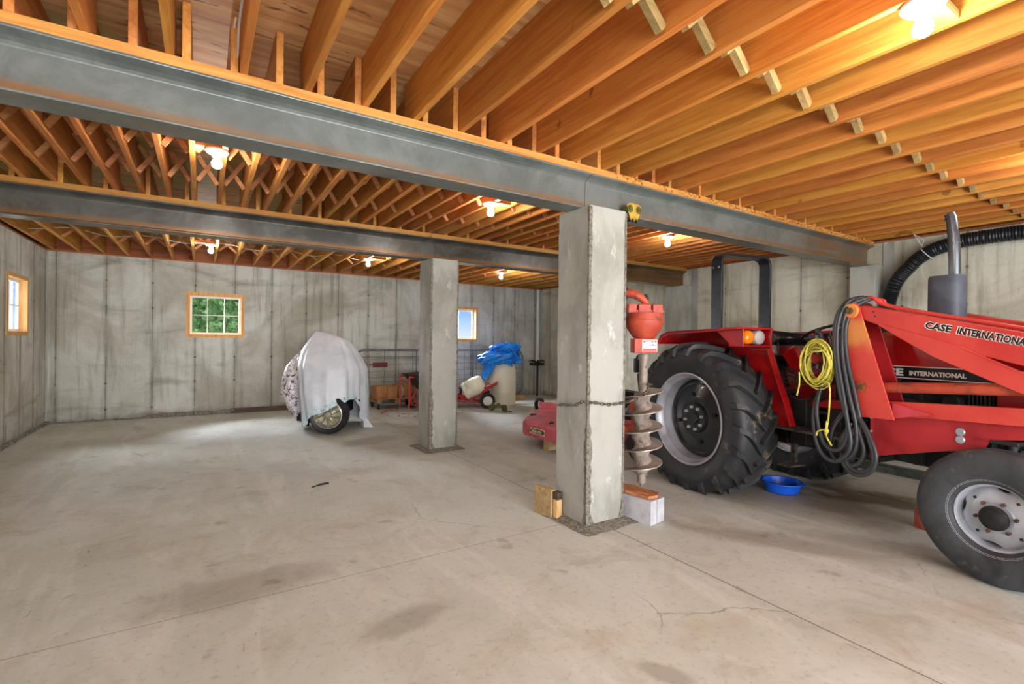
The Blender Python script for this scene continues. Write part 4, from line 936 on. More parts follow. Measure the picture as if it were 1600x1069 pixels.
wobj(MB().tube(spline([TW(*p) for p in kn], 6), .0065, 6).tube(spline([TW(*p) for p in ((1.30, -.74, .79), (1.305, -.745, .74), (1.33, -.745, .70), (1.345, -.745, .68))], 5), .0065, 6).sphere(TW(1.302, -.745, .785), .018, 10, 6), 'knot', MROPE, e)
wobj(MB().tube(spline([TW(*p) for p in ((1.10, -.62, 1.43), (1.14, -.72, 1.395), (1.22, -.74, 1.39), (1.28, -.73, 1.41))], 5), .0062, 6), 'rope_end', MROPE, e)
#@@CLUTTER

# ------------------------------------------------------------------ post hole auger chained to the foreground pillar
AX, AY = 3.145, 2.882
au = empty('post_hole_auger', (AX, AY, .225)); tag(au, 'dirty steel post hole auger with orange gearbox standing beside the foreground pillar', 'auger')
def A(mb, name, mat, sm=40, **k):
    mb.V = [(x-AX, y-AY, z-.225) for x, y, z in mb.V]; return mb.build(name, mat, au, sm, **k)
A(MB().tube([(AX, AY, .26), (AX, AY, .7), (AX+.008, AY, 1.33)], [.036, .036, .036], 20).tube([(AX+.008, AY, 1.30), (AX+.008, AY, 1.345)], .046, 20), 'auger_shaft', MAUG)
def helix(r0_, rfun, z0, z1, turns, th, nseg=40, ph=0):
    N = int(turns*nseg); V = []
    for i in range(N+1):
        t = i/N; a = ph+2*math.pi*turns*t; z = z0+(z1-z0)*t; r = rfun(t); c_, s_ = math.cos(a), math.sin(a)
        V += [(AX+r0_*c_, AY+r0_*s_, z), (AX+r*c_, AY+r*s_, z-.012), (AX+r*c_, AY+r*s_, z-.012+th), (AX+r0_*c_, AY+r0_*s_, z+th)]
    F = [(i*4+q, i*4+(q+1) % 4, (i+1)*4+(q+1) % 4, (i+1)*4+q) for i in range(N) for q in range(4)]+[(0, 1, 2, 3), (N*4+3, N*4+2, N*4+1, N*4)]
    return MB().add(V, F)
rf = lambda t: .163 if t > .06 else .07+.093*t/.06
A(helix(.03, rf, .32, 1.06, 4.9, .007), 'flighting', MAUG, 50)
# worn bright rim of the flighting
V = []; nn_ = 28; rnd = random.Random(4)
for i in range(61):
    t = i/60; z = .33+.70*t
    for k in range(nn_):
        a = 2*math.pi*k/nn_; tw = 2*math.pi*4.9*(z-.32)/.74
        r = .058+.030*(.5+.5*math.cos(a-tw-.9))+rnd.uniform(-.004, .004); r *= min(1, .55+t*9, .55+(1-t)*9)
        V.append((AX+r*math.cos(a), AY+r*math.sin(a), z))
A(MB().add(V, [(i*nn_+k, i*nn_+(k+1) % nn_, (i+1)*nn_+(k+1) % nn_, (i+1)*nn_+k) for i in range(60) for k in range(nn_)]+[tuple(range(nn_))[::-1], tuple(range(60*nn_, 61*nn_))]), 'caked_clay', M('dried_clay', (158, 144, 132), (122, 106, 94), 9, .85, 0, .8, c3=(88, 72, 60), scale3=15, lo3=.56, hi3=.66), 60)
N = int(4.9*40); pts = []
for i in range(N+1):
    t = i/N; a = 2*math.pi*4.9*t; r = rf(t)+.001; pts.append((AX+r*math.cos(a), AY+r*math.sin(a), .32+.74*t-.009))
A(MB().tube(pts, .0048, 6), 'flighting_edge', MAUGE, 60)
A(helix(.008, lambda t: .012+.035*t, .235, .335, 2.2, .008, 20, 1).tube([(AX, AY, .226), (AX, AY, .26), (AX, AY, .34)], [.004, .014, .022], 10), 'screw_tip', MAUG)
# bracket cup below, bowl, top castings and feed arm
rt, bk = Vector((.844, -.536, 0)), Vector((.536, .844, 0)); AC = Vector((AX+.008, AY, 0))
A(MB().obox(AC+Vector((0, 0, 1.417)), rt*.098, bk*.075, (0, 0, .062)), 'coupling_box', MORNG, 0, bevel=.006)
bowl = [(.0001, 1.475), (.075, 1.478), (.095, 1.492), (.135, 1.55), (.157, 1.60), (.160, 1.645), (.152, 1.668), (.152, 1.69), (.0001, 1.692)]
A(MB().lathe(bowl, (AC.x, AC.y, 0), 'z', 40).lathe([(.154, 1.628), (.164, 1.632), (.164, 1.640), (.154, 1.644)], (AC.x, AC.y, 0), 'z', 40), 'gearbox_bowl', MORNG, 45)
mb = MB()
for a, w_, hh in ((-.115, .036, .078), (-.012, .052, .074), (.095, .042, .074)): mb.obox(AC+rt*a+Vector((0, 0, 1.69+hh/2)), rt*w_, bk*.07, (0, 0, hh/2))
mb.obox(AC+Vector((0, 0, 1.705)), rt*.15, bk*.06, (0, 0, .014)).obox(AC+rt*.0+Vector((0, 0, 1.766)), rt*.04, bk*.05, (0, 0, .006))
A(mb, 'top_casting', MORNG, 0, bevel=.006)
arm = spline([AC+rt*.03+Vector((0, 0, 1.765)), AC-rt*.02+Vector((0, 0, 1.815)), AC-rt*.09+bk*.02+Vector((0, 0, 1.855)), AC-rt*.17+bk*.06+Vector((0, 0, 1.870)), AC-rt*.22+bk*.12+Vector((0, 0, 1.868))], 6)
A(MB().tube(arm, [.018+.018*math.sin(min(1, i/12)*1.57) for i in range(len(arm))], 14), 'feed_arm', MORNG, 60)
A(MB().tube([AC+rt*.02+Vector((0, 0, 1.765)), AC+rt*.025+Vector((0, 0, 1.82)), AC+rt*.008+Vector((0, 0, 1.855))], .011, 10), 'lever_stub', MBLKM)
mb = MB()
for dz_ in (1.90, 1.83): mb.sphere(AC-rt*.150+Vector((0, 0, dz_))+bk*.02, .016, 10, 6).sphere(AC-rt*.158+Vector((0, 0, dz_+.02))+bk*.02, .010, 8, 5)
for dz_ in (1.66, 1.62, 1.58): mb.obox(AC-rt*.166+Vector((0, 0, dz_)), rt*.012, bk*.03, (0, 0, .018))
A(mb, 'control_fitting', MBLKM)
# warning sticker on the coupling box
so = AC-bk*.0762+Vector((0, 0, 0))
ST = A(MB().obox(so+rt*.028+Vector((0, 0, 1.420)), rt*.062, bk*.0008, (0, 0, .048)), 'warning_sticker', MWHITE, 0)
MSR = plain('sticker_red', (206, 54, 60), .5)
A(MB().obox(so+rt*.028-bk*.001+Vector((0, 0, 1.384)), rt*.058, bk*.0006, (0, 0, .011)), 'sticker_band', MSR, 0)
A(MB().obox(so+rt*.028-bk*.001+Vector((0, 0, 1.461)), rt*.058, bk*.0005, (0, 0, .0022)), 'sticker_border', MSR, 0)
mb = MB()
for (a, z, w_, h_) in ((-.018, 1.451, .010, .005), (.005, 1.452, .012, .003), (.05, 1.451, .012, .004), (.077, 1.452, .007, .006), (.035, 1.424, .010, .0035), (.055, 1.425, .008, .005), (.072, 1.424, .008, .003), (.03, 1.405, .03, .0015), (.0, 1.412, .02, .001)):
    mb.obox(so+rt*a-bk*.0012+Vector((0, 0, z)), rt*w_, bk*.0005, (0, 0, h_))
A(mb, 'sticker_print', plain('sticker_ink', (70, 50, 60), .5), 0)

# support: block, splintered board under the tip
bd = Vector((-.15, .989, 0)).normalized(); bx = Vector((.989, .15, 0)).normalized()
P1 = Vector((2.985, 2.635, 0)); bc = P1+bx*.095+bd*.20
def cblock(c):
    pl = [(-.095, -.20), (-.01, -.20), (-.01, -.185), (.0, -.185), (.0, -.20), (.095, -.20), (.095, .20), (.0, .20), (.0, .185), (-.01, .185), (-.01, .20), (-.095, .20)]
    mb = MB().prism(pl, lambda a, b, w: tuple(c+bx*a+bd*b+Vector((0, 0, w))), 0, .19)
    for k in (-.075, -.06, .075): mb.obox(c+bx*k-bd*.2005+Vector((0, 0, .095)), bx*.002, bd*.001, (0, 0, .095))
    return mb
tag(cblock(bc).build('concrete_block', MBLOCK, smooth=0, bevel=.004), 'pale concrete block on the floor under the auger tip', 'block')
pl = [(-.09, -.17), (.0, -.20), (.075, -.165), (.10, -.10), (.07, -.02), (.09, .08), (.05, .19), (-.05, .18), (-.10, .05), (-.085, -.06)]
def bf(a, b, w): 
    p = bc+bx*(a+.02)+bd*(b+.01); return (p.x, p.y, .191+w+.012*math.sin(b*16)*.4+.004)
mb = MB(); mb.prism(pl, bf, 0, .024)
tag(mb.build('splintered_board', M('reddish_board', (196, 130, 84), (166, 98, 58), 6, .7, stretch=(8, 1, 1), c3=(110, 60, 36), scale3=5), smooth=0, bevel=.004), 'reddish brown splintered board lying on the concrete block', 'board')
# chain round the pillar
def link(mb, c, t, up, L=.021, w_=.0105, r=.0036):
    t = t.normalized(); s_ = t.cross(up).normalized(); u = s_.cross(t); P = []
    for k in range(14):
        a = 2*math.pi*k/14; P.append(c+t*(L*math.cos(a))+u*(w_*math.sin(a)))
    mb.tube(P, r, 6, closed=True)
keys = [(2.470, 3.20, .915), (2.472, 3.10, .935), (2.468, 2.96, .945), (2.462, 2.86, .985), (2.485, 2.815, .984), (2.56, 2.815, .975), (2.68, 2.815, .955), (2.80, 2.815, .955), (2.895, 2.815, .965), (2.96, 2.77, .99), (3.02, 2.735, 1.04), (3.08, 2.76, 1.085), (3.13, 2.815, 1.10), (3.19, 2.83, 1.09), (3.195, 2.90, 1.085)]
path = spline(keys, 12); mb = MB(); acc = 0; k = 0; last = path[0]
for p in path[1:]:
    while (p-last).length >= .034:
        t = (p-last).normalized(); last = last+t*.034; up = Vector((0, 0, 1)) if k % 2 else (t.cross(Vector((0, 0, 1)))).normalized()
        up = (up+Vector((0, 0, .5))).normalized() if not k % 2 else up
        link(mb, last, t, up); k += 1
tag(mb.build('chain', MCHAIN, smooth=60), 'rusty steel chain wrapped round the foreground pillar and hooked to the auger', 'chain')
# wood offcuts left of the pillar
def blk(name, c, sx, sy, z0, z1, rz, mat, lab, cat='wood block', grp=None):
    o = MB().box(-sx/2, sx/2, -sy/2, sy/2, 0, z1-z0).build(name, mat, smooth=0, bevel=.004); o.location = (c[0], c[1], z0); o.rotation_euler = (0, 0, rz); return tag(o, lab, cat, grp)
blk('wood_block', (2.42, 3.275), .055, .20, 0, .23, .15, MLUM, 'upright timber offcut leaning at the left side of the foreground pillar')
blk('wood_block', (2.455, 3.145), .058, .05, .002, .155, .05, M('pale_end_grain', (222, 186, 128), (196, 150, 92), 12, .7, stretch=(1, 1, .2)), 'pale short timber offcut at the left foot of the foreground pillar')
blk('wood_block', (2.458, 3.155), .06, .065, .157, .215, .1, M('charred_block', (84, 66, 52), (50, 40, 32), 12, .8), 'dark burnt offcut stacked on the pale offcut beside the foreground pillar')

# beam trolley
bt = empty('beam_trolley', (3.06, 2.93, 2.50)); tag(bt, 'small yellow beam trolley clamped on the near beam right of the pillar top', 'trolley')
for s in (-1, 1):
    MB().prism([(-.085, .10), (-.05, .115), (.05, .115), (.085, .095), (.075, .05), (.035, -.03), (-.035, -.03), (-.075, .05)], XZ, .11*s+.105-.006, .11*s+.105+.006).build('side_plate', MYEL, bt, smooth=0, bevel=.003)
    for x in (-.05, .05): MB().cyl((x, .105+s*.118, .065), (x, .105+s*.055, .065), .033, 18).cyl((x, .105+s*.125, .065), (x, .105+s*.055, .065), .014, 10).build('wheel', MOLIVE, bt)
MB().cyl((0, -.01, -.015), (0, .22, -.015), .010, 10).box(-.02, .02, .085, .125, -.055, -.018).box(-.03, -.018, -.02, -.008, -.05, -.02).box(.01, .022, -.02, -.008, -.05, -.02).build('hanger', MBLKM, bt, smooth=0)

# corrugated exhaust hose along the right wall
key = [(7.52, 2.68, .12), (7.52, 2.70, .7), (7.51, 2.735, 1.45), (7.51, 2.738, 1.85), (7.51, 2.655, 2.22), (7.51, 2.50, 2.44), (7.51, 2.33, 2.585), (7.51, 2.05, 2.672), (7.51, 1.75, 2.690), (7.51, 1.40, 2.690), (7.51, .8, 2.66), (7.51, -.2, 2.64)]
path = spline(key, 30); q = [path[0]]; acc = 0
dense = []
for a, b in zip(path[:-1], path[1:]):
    n_ = max(1, int((b-a).length/.0055))
    for k in range(n_): dense.append(a+(b-a)*k/n_)
R_ = []; s_ = 0
for i, p in enumerate(dense):
    if i: s_ += (p-dense[i-1]).length
    R_.append(.079+.007*math.sin(2*math.pi*s_/.026))
tag(MB().tube(dense, R_, 20).build('corrugated_hose', MCORR, smooth=80), 'thick black corrugated hose arching along the right wall behind the stack', 'hose')
hc = Vector((7.51, 2.33, 2.585)); td = Vector((0, -.17, .13)).normalized(); nn = td.cross(Vector((1, 0, 0)))
tag(MB().tube([hc+(Vector((1, 0, 0))*math.cos(a)+nn*math.sin(a))*.09 for a in [2*math.pi*k/30 for k in range(30)]], .006, 6, closed=True).tube([hc+nn*-.09, hc+nn*-.09+Vector((-.02, .07, .10)), (7.50, 2.46, 2.84)], .005, 6).tube([hc+nn*.09, hc+Vector((-.03, .02, .16)), (7.50, 2.46, 2.84)], .005, 6).build('cable_tie', MPVC, smooth=60), 'white tie hanging the black corrugated hose from a joist', 'tie')

# drain pan, floor things beside the tractor
bw = empty('plastic_basin', (4.80, 2.60, 0)); tag(bw, 'round blue plastic basin on the oily floor behind the rear tyre', 'basin')
MB().lathe([(.0001, .004), (.135, .004), (.150, .012), (.168, .085), (.186, .090), (.192, .100), (.190, .106), (.180, .108), (.163, .104), (.146, .02), (.132, .012), (.0001, .012)], (0, 0, 0), 'z', 48).build('bowl', MBLUE, bw, 40)
MB().obox((-.03, .195, .1), (.04, .0, 0), (0, .016, 0), (0, 0, .005)).obox((.03, -.195, .1), (.04, .0, 0), (0, .016, 0), (0, 0, .005)).build('handle', MBLUE, bw, 0, bevel=.003)
rc = empty('oil_jug', (4.86, 1.47, 0)); tag(rc, 'orange-red jug with a green cap half hidden behind the front tyre', 'jug')
MB().lathe([(.0001, 0), (.085, 0), (.09, .01), (.09, .14), (.07, .175), (.03, .19), (.028, .20), (.0001, .20)], n=28).build('body', M('orange_jug', (176, 84, 48), (150, 64, 36), 9, .5), rc)
MB().lathe([(.0001, .262), (.034, .26), (.036, .20), (.0001, .20)], n=18).build('cap', plain('green_cap', (24, 92, 66), .4), rc)
mb = MB(); mb.box(6.50, 6.62, 1.2, 2.72, .0, .012).box(6.50, 6.51, 1.2, 2.72, .012, .07).box(6.61, 6.62, 1.2, 2.72, .012, .07).box(6.66, 6.80, 1.3, 2.9, .0, .05)
for i in range(24): mb.cyl((6.497, 1.25+i*.062, .04), (6.500, 1.25+i*.062, .04), .012, 8)
tag(mb.build('steel_channel', MGREEN, smooth=0, bevel=.002), 'grey-green slotted steel channel lying on the floor beyond the tractor', 'channel')
tag(MB().cyl((6.9, 3.3, .018), (6.55, 2.80, .022), .018, 14).build('steel_rod', MSILV), 'shiny steel rod on the floor seen below the looped hoses', 'rod')

# ------------------------------------------------------------------ rotary mower behind the pillar
mo = empty('rotary_mower', (4.4, 5.3, 0)); tag(mo, 'faded red tractor-drawn rotary mower deck resting on a wood block behind the pillar', 'mower')
def Bm(mb, name, mat, sm=0, **k):
    mb.V = [(x-4.4, y-5.3, z) for x, y, z in mb.V]; return mb.build(name, mat, mo, sm, **k)
dk = [(3.76, 4.62), (3.76, 4.95), (3.73, 5.52), (3.80, 5.68), (4.35, 6.30), (4.62, 6.46), (5.2, 6.42), (5.6, 5.9), (5.6, 4.62)]
lower = .16; mb = MB(); n = len(dk)
cxm = sum(p[0] for p in dk)/n; cym = sum(p[1] for p in dk)/n
V = [(x, y, .155) for x, y in dk]+[(x, y, .315) for x, y in dk]+[(x+(cxm-x)*.05, y+(cym-y)*.05, .345) for x, y in dk]+[(x+(cxm-x)*.40, y+(cym-y)*.40, .375) for x, y in dk]
F = [(r*n+i, r*n+(i+1) % n, (r+1)*n+(i+1) % n, (r+1)*n+i) for r in range(3) for i in range(n)]+[tuple(range(3*n, 4*n))]
dko = Bm(mb.add(V, F), 'deck', MPINK, 0, bevel=.012)
Bm(MB().prism([(4.56, 6.36), (4.585, 6.36), (4.885, 5.30), (4.86, 5.30)], XY, .33, .47), 'rear_guard', MPINK, 0, bevel=.005)
Bm(MB().prism([(3.86, 5.15), (4.30, 5.55), (4.34, 5.50), (3.90, 5.10)], XY, .345, .365).cyl((4.1, 5.85, .355), (4.1, 5.85, .372), .05, 16), 'hinge_plate', MBLKM)
# name plate
pc = Vector((3.738, 5.24, .245)); pd = Vector((.030, -.57, 0)).normalized(); pn = Vector((-.998, -.05, 0))
pp = Bm(MB().obox(pc, pd*.155, pn*.002, (0, 0, .042)), 'name_plate', plain('plate_cream', (214, 204, 170), .5), 0, bevel=.006)
Bm(MB().obox(pc+pn*.0025, pd*.118, pn*.0008, (0, 0, .030)).obox(pc-pd*.135+pn*.0025, pd*.012, pn*.0008, (0, 0, .018)).obox(pc+pd*.135+pn*.0025, pd*.012, pn*.0008, (0, 0, .018)), 'plate_panel', plain('plate_dark', (66, 58, 48), .5))
text('lettering', 'BUSH HOG', .050, bpy.data.materials['plate_cream'], mo, (pc-pd*.108+pn*.004+Vector((-4.4, -5.3, -.019))), pd, (0, 0, 1), .0006, .80, .002)
Bm(MB().box(4.5, 4.9, 4.75, 5.15, .37, .50).box(4.42, 4.98, 4.9, 5.0, .36, .40).cyl((4.7, 4.95, .5), (4.7, 4.95, .58), .12, 20), 'gearbox', MORNG, 30, bevel=.02)
fr = MB()
for y in (4.55, 5.35): fr.bar((4.45, y, .36), (4.95, y-.05, .86), .05, .012).bar((4.95, y-.05, .86), (5.45, y, .40), .05, .012)
fr2 = MB().bar((5.05, 5.62, .40), (5.22, 5.72, .80), .035, .035).bar((5.05, 5.62, .42), (5.6, 5.3, .55), .04, .04).bar((5.22, 5.72, .74), (5.75, 5.35, .66), .03, .03).bar((5.0, 5.5, .38), (5.9, 5.1, .38), .05, .05)
Bm(fr, 'hitch_frame', MGALV, 0, bevel=.003)
Bm(fr2, 'stay_bars', MGALV, 0, bevel=.003)
Bm(MB().cyl((4.85, 4.3, .46), (4.75, 4.80, .45), .045, 16).cyl((4.85, 4.05, .47), (4.85, 4.35, .46), .055, 16), 'driveshaft', MBLKM)
Bm(MB().obox((5.62, 5.66, .62), (.20, -.08, 0), (.05, .12, 0), (0, 0, .05)).obox((5.7, 5.62, .50), (.22, -.1, 0), (.04, .08, 0), (0, 0, .06)).sphere((5.60, 5.72, .78), .085, 14, 10, (1, 1, 1.2)).cyl((5.3, 5.75, .45), (5.7, 5.5, .45), .05, 14), 'linkage', MBLKM, 30)
Bm(MB().lathe([(.085, -.03), (.12, -.025), (.12, .025), (.085, .03)], (4.62, 6.42, .40), 'x', 24, loop=True), 'rear_hoop', MBLKM, 30)
# trailing parts seen between pillar and auger
Bm(MB().box(4.42, 4.62, 4.08, 4.26, .60, .74).box(4.40, 4.60, 4.05, 4.22, .36, .54).cyl((4.5, 4.15, .2), (4.5, 4.15, .8), .03, 12).box(4.42, 4.58, 4.2, 4.7, .32, .38), 'tail_wheel_bracket', MORNG, 0, bevel=.01)
Bm(MB().lathe([(.10, -.06), (.17, -.07), (.20, -.045), (.20, .045), (.17, .07), (.10, .06)], (4.46, 4.10, .20), 'x', 32, loop=True).cyl((4.40, 4.10, .20), (4.52, 4.10, .20), .10, 20), 'tail_wheel', MRUBP, 40)
Bm(MB().cyl((4.52, 4.18, .78), (4.50, 4.20, 1.06), .014, 10), 'adjust_rod', M('rust_brown', (128, 72, 44), (92, 50, 30), 20, .7))
Bm(MB().obox((4.52, 4.20, 1.16), (.05, -.03, 0), (.02, .035, 0), (0, 0, .085)).tube([(4.55, 4.17, 1.13), (4.63, 4.10, 1.06), (4.68, 4.07, .98)], .022, 10).sphere((4.52, 4.20, 1.25), .045, 12, 8), 'handle_grip', MRUBP, 40)
Bm(MB().box(4.43, 4.60, 4.55, 4.61, .0, .155).box(5.3, 5.42, 4.8, 4.86, .0, .155).box(4.9, 5.0, 6.1, 6.2, .0, .155), 'skid_foot', MPINK, 0)
blk('wood_block', (3.965, 5.20), .24, .10, 0, .152, .12, MLUM, 'square-cut wood block under the front edge of the faded red mower')

# ------------------------------------------------------------------ covered machine at the back left
K = Vector((1.80, 8.35, 0)); kr, ka = Vector((.844, -.536, 0)), Vector((.536, .844, 0))
cm = empty('covered_machine', K); tag(cm, 'small wheeled machine under a white plastic sheet, one spoked wheel showing', 'covered machine')
def kl(r, a, z): return tuple(kr*r+ka*a+Vector((0, 0, z)))
def interp(x, xs, ys):
    for (a, ya), (b, yb) in zip(zip(xs[:-1], ys[:-1]), zip(xs[1:], ys[1:])):
        if x <= b: return ya+(yb-ya)*(x-a)/(b-a)
    return ys[-1]
NA, NZ = 96, 34; V = []
for i in range(NZ+1):
    t = i/NZ
    for k in range(NA):
        ph = 2*math.pi*k/NA; c_, s_ = math.cos(ph), math.sin(ph); p = 2.6
        ex, ey = math.copysign(abs(c_)**(2/p), c_), math.copysign(abs(s_)**(2/p), s_)
        # hem height round the bottom: low at the front left corner and at the right back, lifted over the wheel
        deg = (math.degrees(ph)+360) % 360
        hem = interp(deg, [0, 20, 60, 180, 205, 222, 236, 262, 292, 316, 334, 346, 360], [.05, .03, .04, .30, .30, .07, .12, .30, .42, .51, .50, .30, .05])
        top = 1.555-.06*max(0, ex)**1.2*t
        z = hem+(1.0-hem)*min(1, t/.6) if t < .6 else 1.0+(top-1.0)*(1-(1-(t-.6)/.4)**1.25)
        zz = z
        L_ = interp(zz, [0, .5, 1.0, 1.2, 1.38, 1.48, 1.56], [-.30, -.36, -.47, -.46, -.38, -.32, -.27])
        R_ = interp(zz, [0, .5, .95, 1.1, 1.28, 1.40, 1.48, 1.56], [.56, .55, .53, .46, .36, .26, .08, -.20])
        D_ = interp(zz, [0, .6, 1.0, 1.3, 1.45, 1.56], [.52, .50, .44, .30, .17, .02] if ey > 0 else [.80, .80, .64, .40, .20, .02])
        r = (L_+R_)/2+(R_-L_)/2*ex; a = D_*ey
        fold = (.014*math.sin(ph*13+1.1*t)+.010*math.sin(ph*23+2)+.008*math.sin(ph*7+t*5))*(1-t)**.5*(1.2 if t < .6 else .8)
        r += fold*c_*1.4; a += fold*s_
        # sag line running down from the peak to the right corner
        V.append(kl(r, a, z+.006*math.sin(ph*9)*(1-t)))
F = [(i*NA+k, i*NA+(k+1) % NA, (i+1)*NA+(k+1) % NA, (i+1)*NA+k) for i in range(NZ) for k in range(NA)]+[tuple(range(NZ*NA, (NZ+1)*NA))]
cv = MB().add(V, F).build('cover', MSHEET, cm, 70)
F2 = [f for f in F[:NA*3] if 55 <= (f[0] % NA) <= 94]
hm = MB().add([tuple(Vector(v)*1.0+Vector((v[0], v[1], 0)).normalized()*.004) for v in V[:4*NA]], F2).build('printed_hem', MHEM, cm, 70)
MB().add([kl(.45, .06, .012), kl(.56, -.10, .006), kl(.70, -.06, .004), kl(.60, .10, .006), kl(.52, -.02, .22), kl(.50, .1, .2)], [(0, 1, 4), (1, 2, 4), (2, 3, 4), (3, 5, 4), (5, 0, 4), (0, 3, 2, 1)]).build('trailing_corner', MSHEET, cm, 0)
# wheel showing under the lifted hem
wn = (-ka+kr*.06).normalized(); wt = Vector((0, 0, 1)).cross(wn).normalized()
def wheelpt(r, h, a): return tuple(Vector(kl(.20, -.645, .298))+wt*(r*math.cos(a))+Vector((0, 0, 1))*(r*math.sin(a))+wn*h)
def wl(prof, n=48, loop=False):
    V = [wheelpt(r, h, 2*math.pi*k/n) for k in range(n) for r, h in prof]; m_ = len(prof)
    F = [(k*m_+i, ((k+1) % n)*m_+i, ((k+1) % n)*m_+(i+1) % m_, k*m_+(i+1) % m_) for k in range(n) for i in range(m_ if loop else m_-1)]; return MB().add(V, F)
o = wl([(.20, .06), (.225, .085), (.265, .09), (.285, .07), (.295, .03), (.295, -.03), (.285, -.07), (.265, -.09), (.2, -.08)], 56, True).build('wheel', MRUBP, cm, 40)
wl([(.208, .075), (.212, .082), (.20, .085), (.19, .07), (.17, .045), (.165, .02), (.11, .012), (.10, .035), (.05, .045), (.04, .07), (.0001, .075)]).build('rim', plain('brass_chrome', (206, 202, 186), .22, .8), o, 35)
mb = MB()
for k in range(10):
    a = 2*math.pi*k/10; mb.cyl(wheelpt(.05, .05, a), wheelpt(.19, .06, a+.3), .008, 6)
mb.build('spokes', plain('chrome_spoke', (190, 182, 150), .2, .9), o)
MB().obox(kl(.0, 0, .33), kr*.24, ka*.34, (0, 0, .10)).obox(kl(.05, 0, .80), kr*.22, ka*.25, (0, 0, .32)).cyl(kl(-.25, -.2, .28), kl(.30, -.30, .30), .03, 10).cyl(kl(-.1, .3, .0), kl(-.1, .3, .3), .05, 10).obox(kl(-.28, -.25, .20), kr*.14, ka*.12, (0, 0, .06)).build('machine_frame', MBLKM, cm, 0, bevel=.01)
MB().cyl(kl(.50, -.30, .50), kl(.57, -.36, .47), .014, 8).cyl(kl(-.42, .1, 1.15), kl(-.385, .1, 1.48), .006, 6).build('lever', MRUBP, cm)
# printed bag tied over the left side
V = []; NA2, NZ2 = 64, 30
rnd = random.Random(2); offs = [rnd.uniform(0, 6.28) for _ in range(8)]
for i in range(NZ2+1):
    t = i/NZ2; z = .12+1.10*t
    L_ = interp(z, [.1, .3, .55, .8, 1.0, 1.15, 1.22], [-.50, -.60, -.745, -.73, -.66, -.53, -.44]); R_ = interp(z, [.1, .3, .8, 1.1, 1.22], [-.30, -.28, -.26, -.33, -.38]); D_ = .40*math.sin(math.pi*(.12+.80*t))**.6
    for k in range(NA2):
        ph = 2*math.pi*k/NA2; c_, s_ = math.cos(ph), math.sin(ph)
        cr = .014*sum(math.sin(ph*(5+2*j)+t*(9+3*j)+offs[j]) for j in range(5))*.6
        V.append(kl((L_+R_)/2+(R_-L_)/2*c_+cr*c_, -.08+(D_+cr)*s_, z+.01*math.sin(ph*5)))
F = [(i*NA2+k, i*NA2+(k+1) % NA2, (i+1)*NA2+(k+1) % NA2, (i+1)*NA2+k) for i in range(NZ2) for k in range(NA2)]+[tuple(range(NA2))[::-1], tuple(range(NZ2*NA2, (NZ2+1)*NA2))]
MB().add(V, F).build('bag_cover', MBAG, cm, 50)
MB().cyl(kl(-.40, .0, 0), kl(-.40, .0, .3), .03, 12).cyl(kl(-.40, .0, .05), kl(0, 0, .28), .02, 8).build('stand_leg', MBLKM, cm)

# ------------------------------------------------------------------ gate panel against the far wall
gt = empty('wire_gate', (4.8, 10.45, 0)); tag(gt, 'grey tube gate panel with wire mesh leaning by the far wall', 'gate')
gx0, gx1, gz0, gz1 = -2.11, 2.16, .06, 1.205; r_ = .22
def rr(a0, a1, cx, cz): return [(cx+r_*math.cos(a), .0, cz+r_*math.sin(a)) for a in [a0+(a1-a0)*k/8 for k in range(9)]]
pts = rr(math.pi, math.pi/2, gx0+r_, gz1-r_)+rr(math.pi/2, 0, gx1-r_, gz1-r_)+rr(0, -math.pi/2, gx1-r_, gz0+r_)+rr(-math.pi/2, -math.pi, gx0+r_, gz0+r_)
gf = MB().tube(pts, .024, 12, closed=True).cyl((-.72, 0, gz0), (-.72, 0, gz1), .018, 10).cyl((.72, 0, gz0), (.72, 0, gz1), .018, 10).box(-1.6, -1.5, -.02, .02, 0, .06).box(1.5, 1.6, -.02, .02, 0, .06).build('tube_frame', MGALV, gt)
mb = MB()
for z in (1.06, .90, .74, .61, .50, .40, .31, .22, .14):
    xs = [gx0+.02+(gx1-gx0-.04)*k/52 for k in range(53)]; mb.tube([(x, -.0, z+.010*abs(math.sin(x*9.6))*(1+math.sin(z*40))-.004) for x in xs], .0038, 5)
for k in range(14):
    x = -1.79+.325*k
    if x < gx1-.1: mb.tube([(x, 0, gz0+.02), (x+.005, 0, .6), (x, 0, gz1-.02)], .0038, 5)
mb.build('wire_mesh', MWIRE, gt, 60)
MB().box(-1.72, -1.40, -.035, -.02, .83, .935).build('maroon_plate', MMAR, gt, 0)
# ------------------------------------------------------------------ dolly and boxes
dl = empty('wooden_dolly', (3.42, 10.08, 0)); tag(dl, 'low weathered wooden dolly on castors in front of the gate panel', 'dolly')
mb = MB()
for k in range(5): mb.box(-.44, .44, -.28+.115*k, -.18+.115*k, .20, .225)
for x in (-.38, 0, .38): mb.box(x-.045, x+.045, -.28, .28, .12, .20)
mb.build('deck', MOLDW, dl, smooth=0, bevel=.003)
for x in (-.38, .38):
    for y in (-.22, .22): MB().cyl((x-.018, y, .045), (x+.018, y, .045), .045, 16).box(x-.025, x+.025, y-.02, y+.02, .07, .12).build('castor', MBLKM, dl)
def cbox(c, sx, sy, sz, rz, lab):
    e = empty('cardboard_box', c, rz); tag(e, lab, 'box', 'cardboard boxes on the dolly')
    t = .006; MB().box(-sx/2, sx/2, -sy/2, sy/2, 0, sz).build('body', MCARD, e, smooth=0, bevel=.003)
    MB().box(-sx/2+.004, -.002, -sy/2, sy/2, sz, sz+t).box(.002, sx/2-.004, -sy/2, sy/2, sz, sz+t).build('flap', MCARD, e, smooth=0)
cbox((3.10, 10.02, .226), .22, .30, .235, .05, 'cardboard box at the left end of the dolly')
